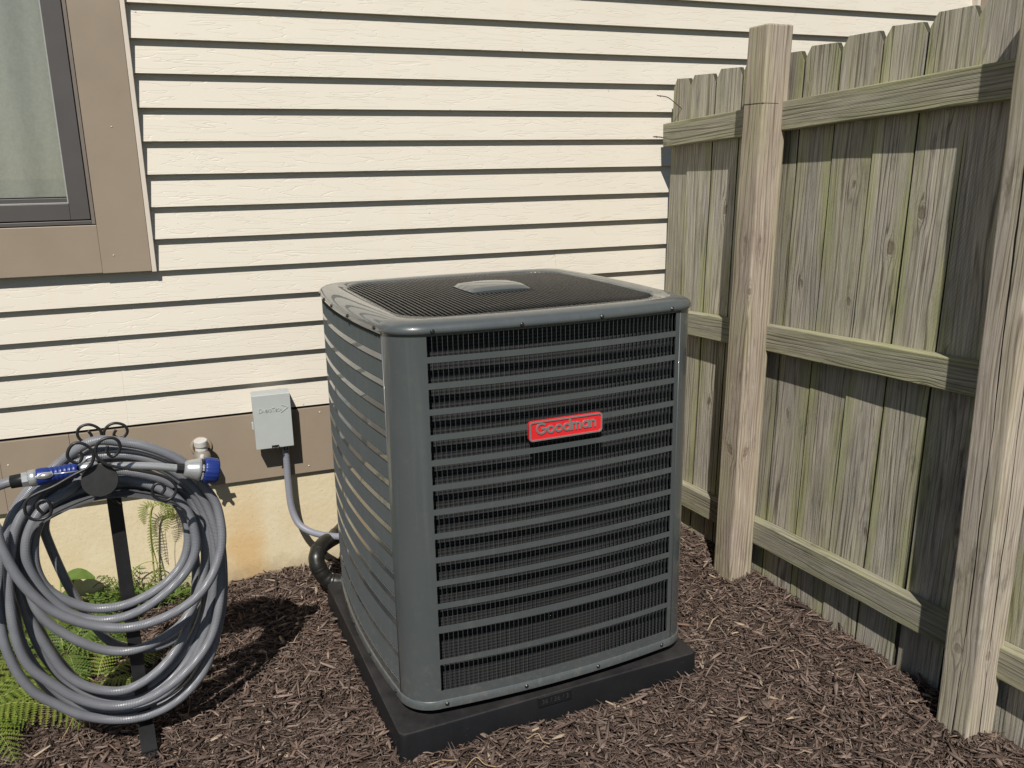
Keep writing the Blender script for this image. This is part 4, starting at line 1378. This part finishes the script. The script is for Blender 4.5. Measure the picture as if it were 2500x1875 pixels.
fern('fern', (-1.0, -.56, gz(-1.0, -.56)), 'large bright green fern at the left edge below the hose coil',
     [(-20, .33, .15, .13), (-48, .27, .13, .12), (8, .30, .14, .12), (40, .30, .14, .12), (75, .28, .12, .10), (-80, .25, .12, .10), (-30, .20, .10, .07)], M_leaf1, wid=.066, npin=18, teeth=9)
fern('fern', (-.80, -.28, gz(-.8, -.28)), 'darker fern in the shade seen through the hose coil',
     [(-25, .26, .11, .08), (10, .24, .09, .06), (-70, .24, .10, .08), (50, .22, .13, .07), (100, .2, .10, .05), (160, .24, .12, .08), (-120, .2, .10, .07), (-5, .17, .12, .05)], M_leaf2, wid=.06, npin=18)
fern('fern', (-.70, -.46, gz(-.7, -.46)), 'low fern fronds on the mulch behind the foot of the stand',
     [(20, .20, .05, .04), (-40, .18, .05, .04), (150, .2, .07, .05), (80, .18, .08, .05), (-100, .16, .05, .04)], M_leaf1, wid=.05, npin=16)
fern('fern_sprig', (-.66, -.05, gz(-.66, -.05)), 'small pale fern sprig against the foundation left of the stand post',
     [(-60, .10, .10, .03), (20, .10, .12, .04), (120, .10, .10, .03), (-110, .08, .09, .02)], M_leaf2, wid=.028, npin=11, teeth=5)
fern('fern_sprig', (-.585, -.045, gz(-.585, -.045)), 'small fern sprig against the foundation right of the stand post',
     [(-30, .09, .08, .03), (40, .09, .10, .03), (140, .10, .09, .03), (-90, .09, .06, .02)], M_leaf2, wid=.026, npin=11, teeth=5)
fern('fern_sprig', (-.50, -.06, gz(-.5, -.06)), 'low green sprig at the foundation near the base of the wilted fern',
     [(-20, .08, .06, .02), (70, .07, .07, .02), (170, .09, .06, .02)], M_leaf2, wid=.024, npin=10, teeth=5)

# tall wilted fern leaning on the foundation
wf = empty('wilted_fern', (-.55, -.03, .1)); tag(wf, 'tall wilted fern stem with drooping fronds against the foundation', 'fern')
sb = MB(); Y = -.022
sb.tube(spline([(-.552, Y, .09), (-.553, Y, .166), (-.551, Y, .234), (-.547, Y - .006, .311), (-.541, Y - .012, .387), (-.528, Y - .016, .424)], 6), .0028, 7)
sb.tube(spline([(-.545, Y, .09), (-.540, Y, .20), (-.548, Y - .005, .30), (-.535, Y - .012, .40), (-.51, Y - .02, .425)], 6), .0018, 6)
inv(sb.build('stem', M_stem, wf, recalc=False), wf)
for pts, w_, n_, hint in (([(-.528, Y - .016, .424), (-.505, Y - .02, .432), (-.492, Y - .022, .41), (-.492, Y - .02, .36), (-.503, Y - .015, .325)], .026, 16, (0, -1, .1)),
                          ([(-.51, Y - .02, .425), (-.49, Y - .02, .428), (-.475, Y - .02, .40), (-.478, Y - .018, .36)], .022, 14, (.2, -1, .1)),
                          ([(-.528, Y - .016, .424), (-.55, Y - .02, .425), (-.562, Y - .022, .40), (-.56, Y - .02, .36)], .018, 13, (0, -1, .2)),
                          ([(-.541, Y - .014, .40), (-.538, Y - .014, .33), (-.535, Y - .012, .27), (-.528, Y - .008, .24)], .014, 14, (0, -1, 0)),
                          ([(-.546, Y - .012, .36), (-.55, Y - .012, .30), (-.549, Y - .01, .24)], .011, 12, (0, -1, 0))):
    bb = {'stem': MB(), 'leaf': MB()}
    frond(bb, spline(pts, 4), w_, n_, 5, hint, .0011, .05)
    f = inv(bb['leaf'].build('frond', M_leaf1, wf, recalc=False), wf)
    s2 = bb['stem'].build('stalk', M_stem, f, recalc=False)
bb = MB()
bb.tube(spline([(-.503, Y - .014, .325), (-.505, Y - .006, .27), (-.506, Y, .199)], 5), .0008, 5)
inv(bb.build('dry_tendril', M_drystem, wf, recalc=False), wf)

bw = empty('arching_stem', (-.56, -.04, .1)); tag(bw, 'dry arching stems at the foot of the wilted fern', 'dead stems')
for pts, m_ in (([(-.61, -.03, .15), (-.615, -.03, .199), (-.59, -.03, .222), (-.555, -.03, .226), (-.53, -.03, .21), (-.515, -.03, .16)], M_stem), ([(-.60, -.035, .12), (-.57, -.035, .15), (-.55, -.035, .18)], M_drystem), ([(-.60, -.03, .14), (-.605, -.03, .165), (-.595, -.03, .175)], M_drystem), ([(-.70, -.03, .13), (-.695, -.03, .17), (-.715, -.03, .182), (-.735, -.03, .17)], M_drystem), ([(-.80, -.04, .13), (-.79, -.04, .18), (-.785, -.04, .21), (-.77, -.04, .215)], M_drystem)):
    sb = MB(); sb.tube(spline(pts, 5), .0017, 6); inv(sb.build('stem', m_, bw, recalc=False), bw)

# broad-leaved seedling
sl = empty('broadleaf_weed', (-.83, -.05, gz(-.83, -.05))); tag(sl, 'broad-leaved green weed by the foundation at the left', 'weed')
for az, L, z in ((-10, .10, .115), (60, .07, .09), (170, .10, .10), (-70, .07, .07)):
    bb = MB(); a = R(az); d = Vector((math.cos(a), math.sin(a) * .5, 0)).normalized(); pe = Vector((-d.y, d.x, .5)).normalized(); vs = []
    for i in range(9):
        t = i / 8; w = .022 * math.sin(math.pi * min(1, t * .96 + .02)) ** .7
        c = d * (.01 + L * t) + Vector((0, 0, z + .02 * math.sin(t * 3) - .01 * t))
        vs += [c - pe * w, c + Vector((0, 0, -.004)), c + pe * w]
    bb.add(vs, [(i * 3 + j, i * 3 + j + 1, i * 3 + j + 4, i * 3 + j + 3) for i in range(8) for j in range(2)], True)
    lf = bb.build('leaf', M_leaf2, sl, recalc=False)
    sb = MB(); sb.tube([(0, 0, 0), tuple(d * .01 + Vector((0, 0, z)))], .0016, 6); sb.build('stalk', M_stem, lf, recalc=False)

# ground cover under the ferns
def cover():
    N = 5200; b = MB()
    for _ in range(N):
        if random.random() < .75:
            x = random.uniform(-1.3, -.60); y = random.uniform(-.66, .0)
            if (x + .60) > -.14 and y < -.30 and random.random() < .8: continue
            if y < -.45 + (x + .9) * -.9 and x > -.9: continue
        else:
            x = random.uniform(-1.0, -.45); y = random.uniform(-.12, .0)
        z = gz(x, y) + random.uniform(.0, .035); s_ = random.uniform(.005, .013)
        a = random.uniform(0, 6.28); d = Vector((math.cos(a), math.sin(a), random.uniform(-.3, .6))); pe = Vector((-math.sin(a), math.cos(a), random.uniform(-.4, .4)))
        c = Vector((x, y, z))
        b.add([c, c + d * s_ + pe * s_ * .45, c + d * s_ * 2, c + d * s_ - pe * s_ * .45], [(0, 1, 2, 3)])
    o = b.build('ground_cover', M_leaf2, recalc=False); tag(o, 'low green weeds carpeting the soil under the ferns', 'weeds', kind='stuff')


cover()

# ================================================================== bark mulch
def mulch():
    N = 150000
    x = rng.uniform(-1.45, 1.36, N); y = rng.uniform(-1.95, .012, N)
    # keep off the pad
    ca, sa = math.cos(-TH), math.sin(-TH)
    lx = (x - .00423) * ca - (y + 1.10322) * sa; ly = (x - .00423) * sa + (y + 1.10322) * ca
    keep = ~((lx > -.004) & (lx < W + .004) & (ly > -.004) & (ly < W + .004))
    # nothing behind the camera's reach on the far left, thinner there under the plants
    keep &= ~((x < -.62) & (y > -.55) & (rng.random(N) < .55))
    keep &= ~((x < -1.05) & (y < -1.0))
    keep &= ~((y < -1.35) & (x < -.55))
    x, y = x[keep], y[keep]; n = len(x)
    kind = rng.random(n)
    L = np.where(kind < .64, rng.uniform(.006, .018, n), np.where(kind < .94, rng.uniform(.017, .040, n), rng.uniform(.04, .082, n)))
    asp = np.where(rng.random(n) < .55, rng.uniform(.045, .12, n), rng.uniform(.10, .30, n)); asp = np.where(L > .04, asp * .5, asp)
    Wd = L * asp; T = np.clip(Wd * rng.uniform(.25, .6, n), .0008, .0045)
    az = rng.uniform(0, 2 * np.pi, n); tilt = rng.normal(0, .20, n); roll = rng.normal(0, .5, n)
    z = np.array([gz(a, b_) for a, b_ in zip(x, y)]) + rng.uniform(-.003, .011, n) + np.abs(np.sin(tilt)) * L * .25
    # mulch piled a little against pad, posts and fence
    d = np.stack([np.cos(az) * np.cos(tilt), np.sin(az) * np.cos(tilt), np.sin(tilt)], 1)
    h = np.stack([-np.sin(az), np.cos(az), np.zeros(n)], 1)
    up = np.cross(d, h)
    s_ = h * np.cos(roll)[:, None] + up * np.sin(roll)[:, None]; u_ = np.cross(d, s_)
    c = np.stack([x, y, z], 1)
    # three cross sections: pointed ends, bent middle
    bend = rng.normal(0, .07, n)
    vs = np.zeros((n, 12, 3))
    for q, (t, wf_, off) in enumerate(((-.5, .45, 0.0), (rng.uniform(-.2, .2, n), 1.0, 1.0), (.5, .35, 0.0))):
        t_ = np.full(n, t) if np.isscalar(t) else t
        cc = c + d * (L * t_)[:, None] + u_ * (bend * L * off)[:, None]
        jw = wf_ * rng.uniform(.7, 1.15, n)
        for e, (a, b_) in enumerate(((-1, -1), (1, -1), (1, 1), (-1, 1))):
            vs[:, q * 4 + e] = cc + s_ * (a * Wd / 2 * jw)[:, None] + u_ * (b_ * T / 2)[:, None]
    f = [(0, 3, 2, 1), (8, 9, 10, 11)]
    for q in range(2):
        for e in range(4):
            e2 = (e + 1) % 4; f.append((q * 4 + e, q * 4 + e2, q * 4 + 4 + e2, q * 4 + 4 + e))
    F = np.array(f); nf = len(F)
    faces = (F[None] + (np.arange(n) * 12)[:, None, None]).reshape(-1, 4)
    me = bpy.data.meshes.new('mulch')
    me.vertices.add(n * 12); me.vertices.foreach_set('co', vs.reshape(-1))
    me.loops.add(len(faces) * 4); me.loops.foreach_set('vertex_index', faces.reshape(-1).astype(np.int32))
    me.polygons.add(len(faces)); me.polygons.foreach_set('loop_start', (np.arange(len(faces)) * 4).astype(np.int32))
    me.update(); me.validate()
    pal = np.array([(.118, .083, .067), (.166, .120, .098), (.228, .170, .140), (.180, .116, .086), (.36, .285, .21), (.048, .034, .028)])
    pick = rng.choice(6, n, p=[.35, .27, .18, .04, .03, .13])
    colr = pal[pick] * rng.uniform(.75, 1.25, n)[:, None]
    at = me.attributes.new('tint', 'FLOAT_COLOR', 'POINT')
    rgba = np.ones((n, 12, 4)); rgba[:, :, :3] = colr[:, None]
    at.data.foreach_set('color', rgba.reshape(-1))
    o = link('mulch', me, M_mulch); tag(o, 'dark brown shredded bark mulch covering the bed', 'mulch', kind='stuff')


mulch()

# pale roots and scraps lying on the mulch
for i, (pts, lab) in enumerate((
    ([(.055, -1.165, .108), (.075, -1.172, .118), (.09, -1.165, .112), (.105, -1.178, .116), (.125, -1.172, .108)], 'short pale root strand on the mulch at the front edge of the pad'),
    ([(.13, -1.205, .106), (.16, -1.195, .120), (.175, -1.215, .112), (.20, -1.225, .104)], 'yellowish curled root in the mulch before the pad'),
    ([(.30, -1.165, .108), (.325, -1.172, .122), (.33, -1.19, .112), (.345, -1.20, .106)], 'looped pale root strand near the middle of the pad front'),
    ([(-.755, -.72, .10), (-.735, -.70, .125), (-.715, -.675, .160), (-.712, -.665, .175)], 'dry straw stem leaning up beside the fern fronds'))):
    b = MB(); b.tube(spline(pts, 5), .0010, 6); o = b.build('root_strand' if i < 3 else 'straw_stem', M_root, recalc=False); tag(o, lab, 'root' if i < 3 else 'straw')
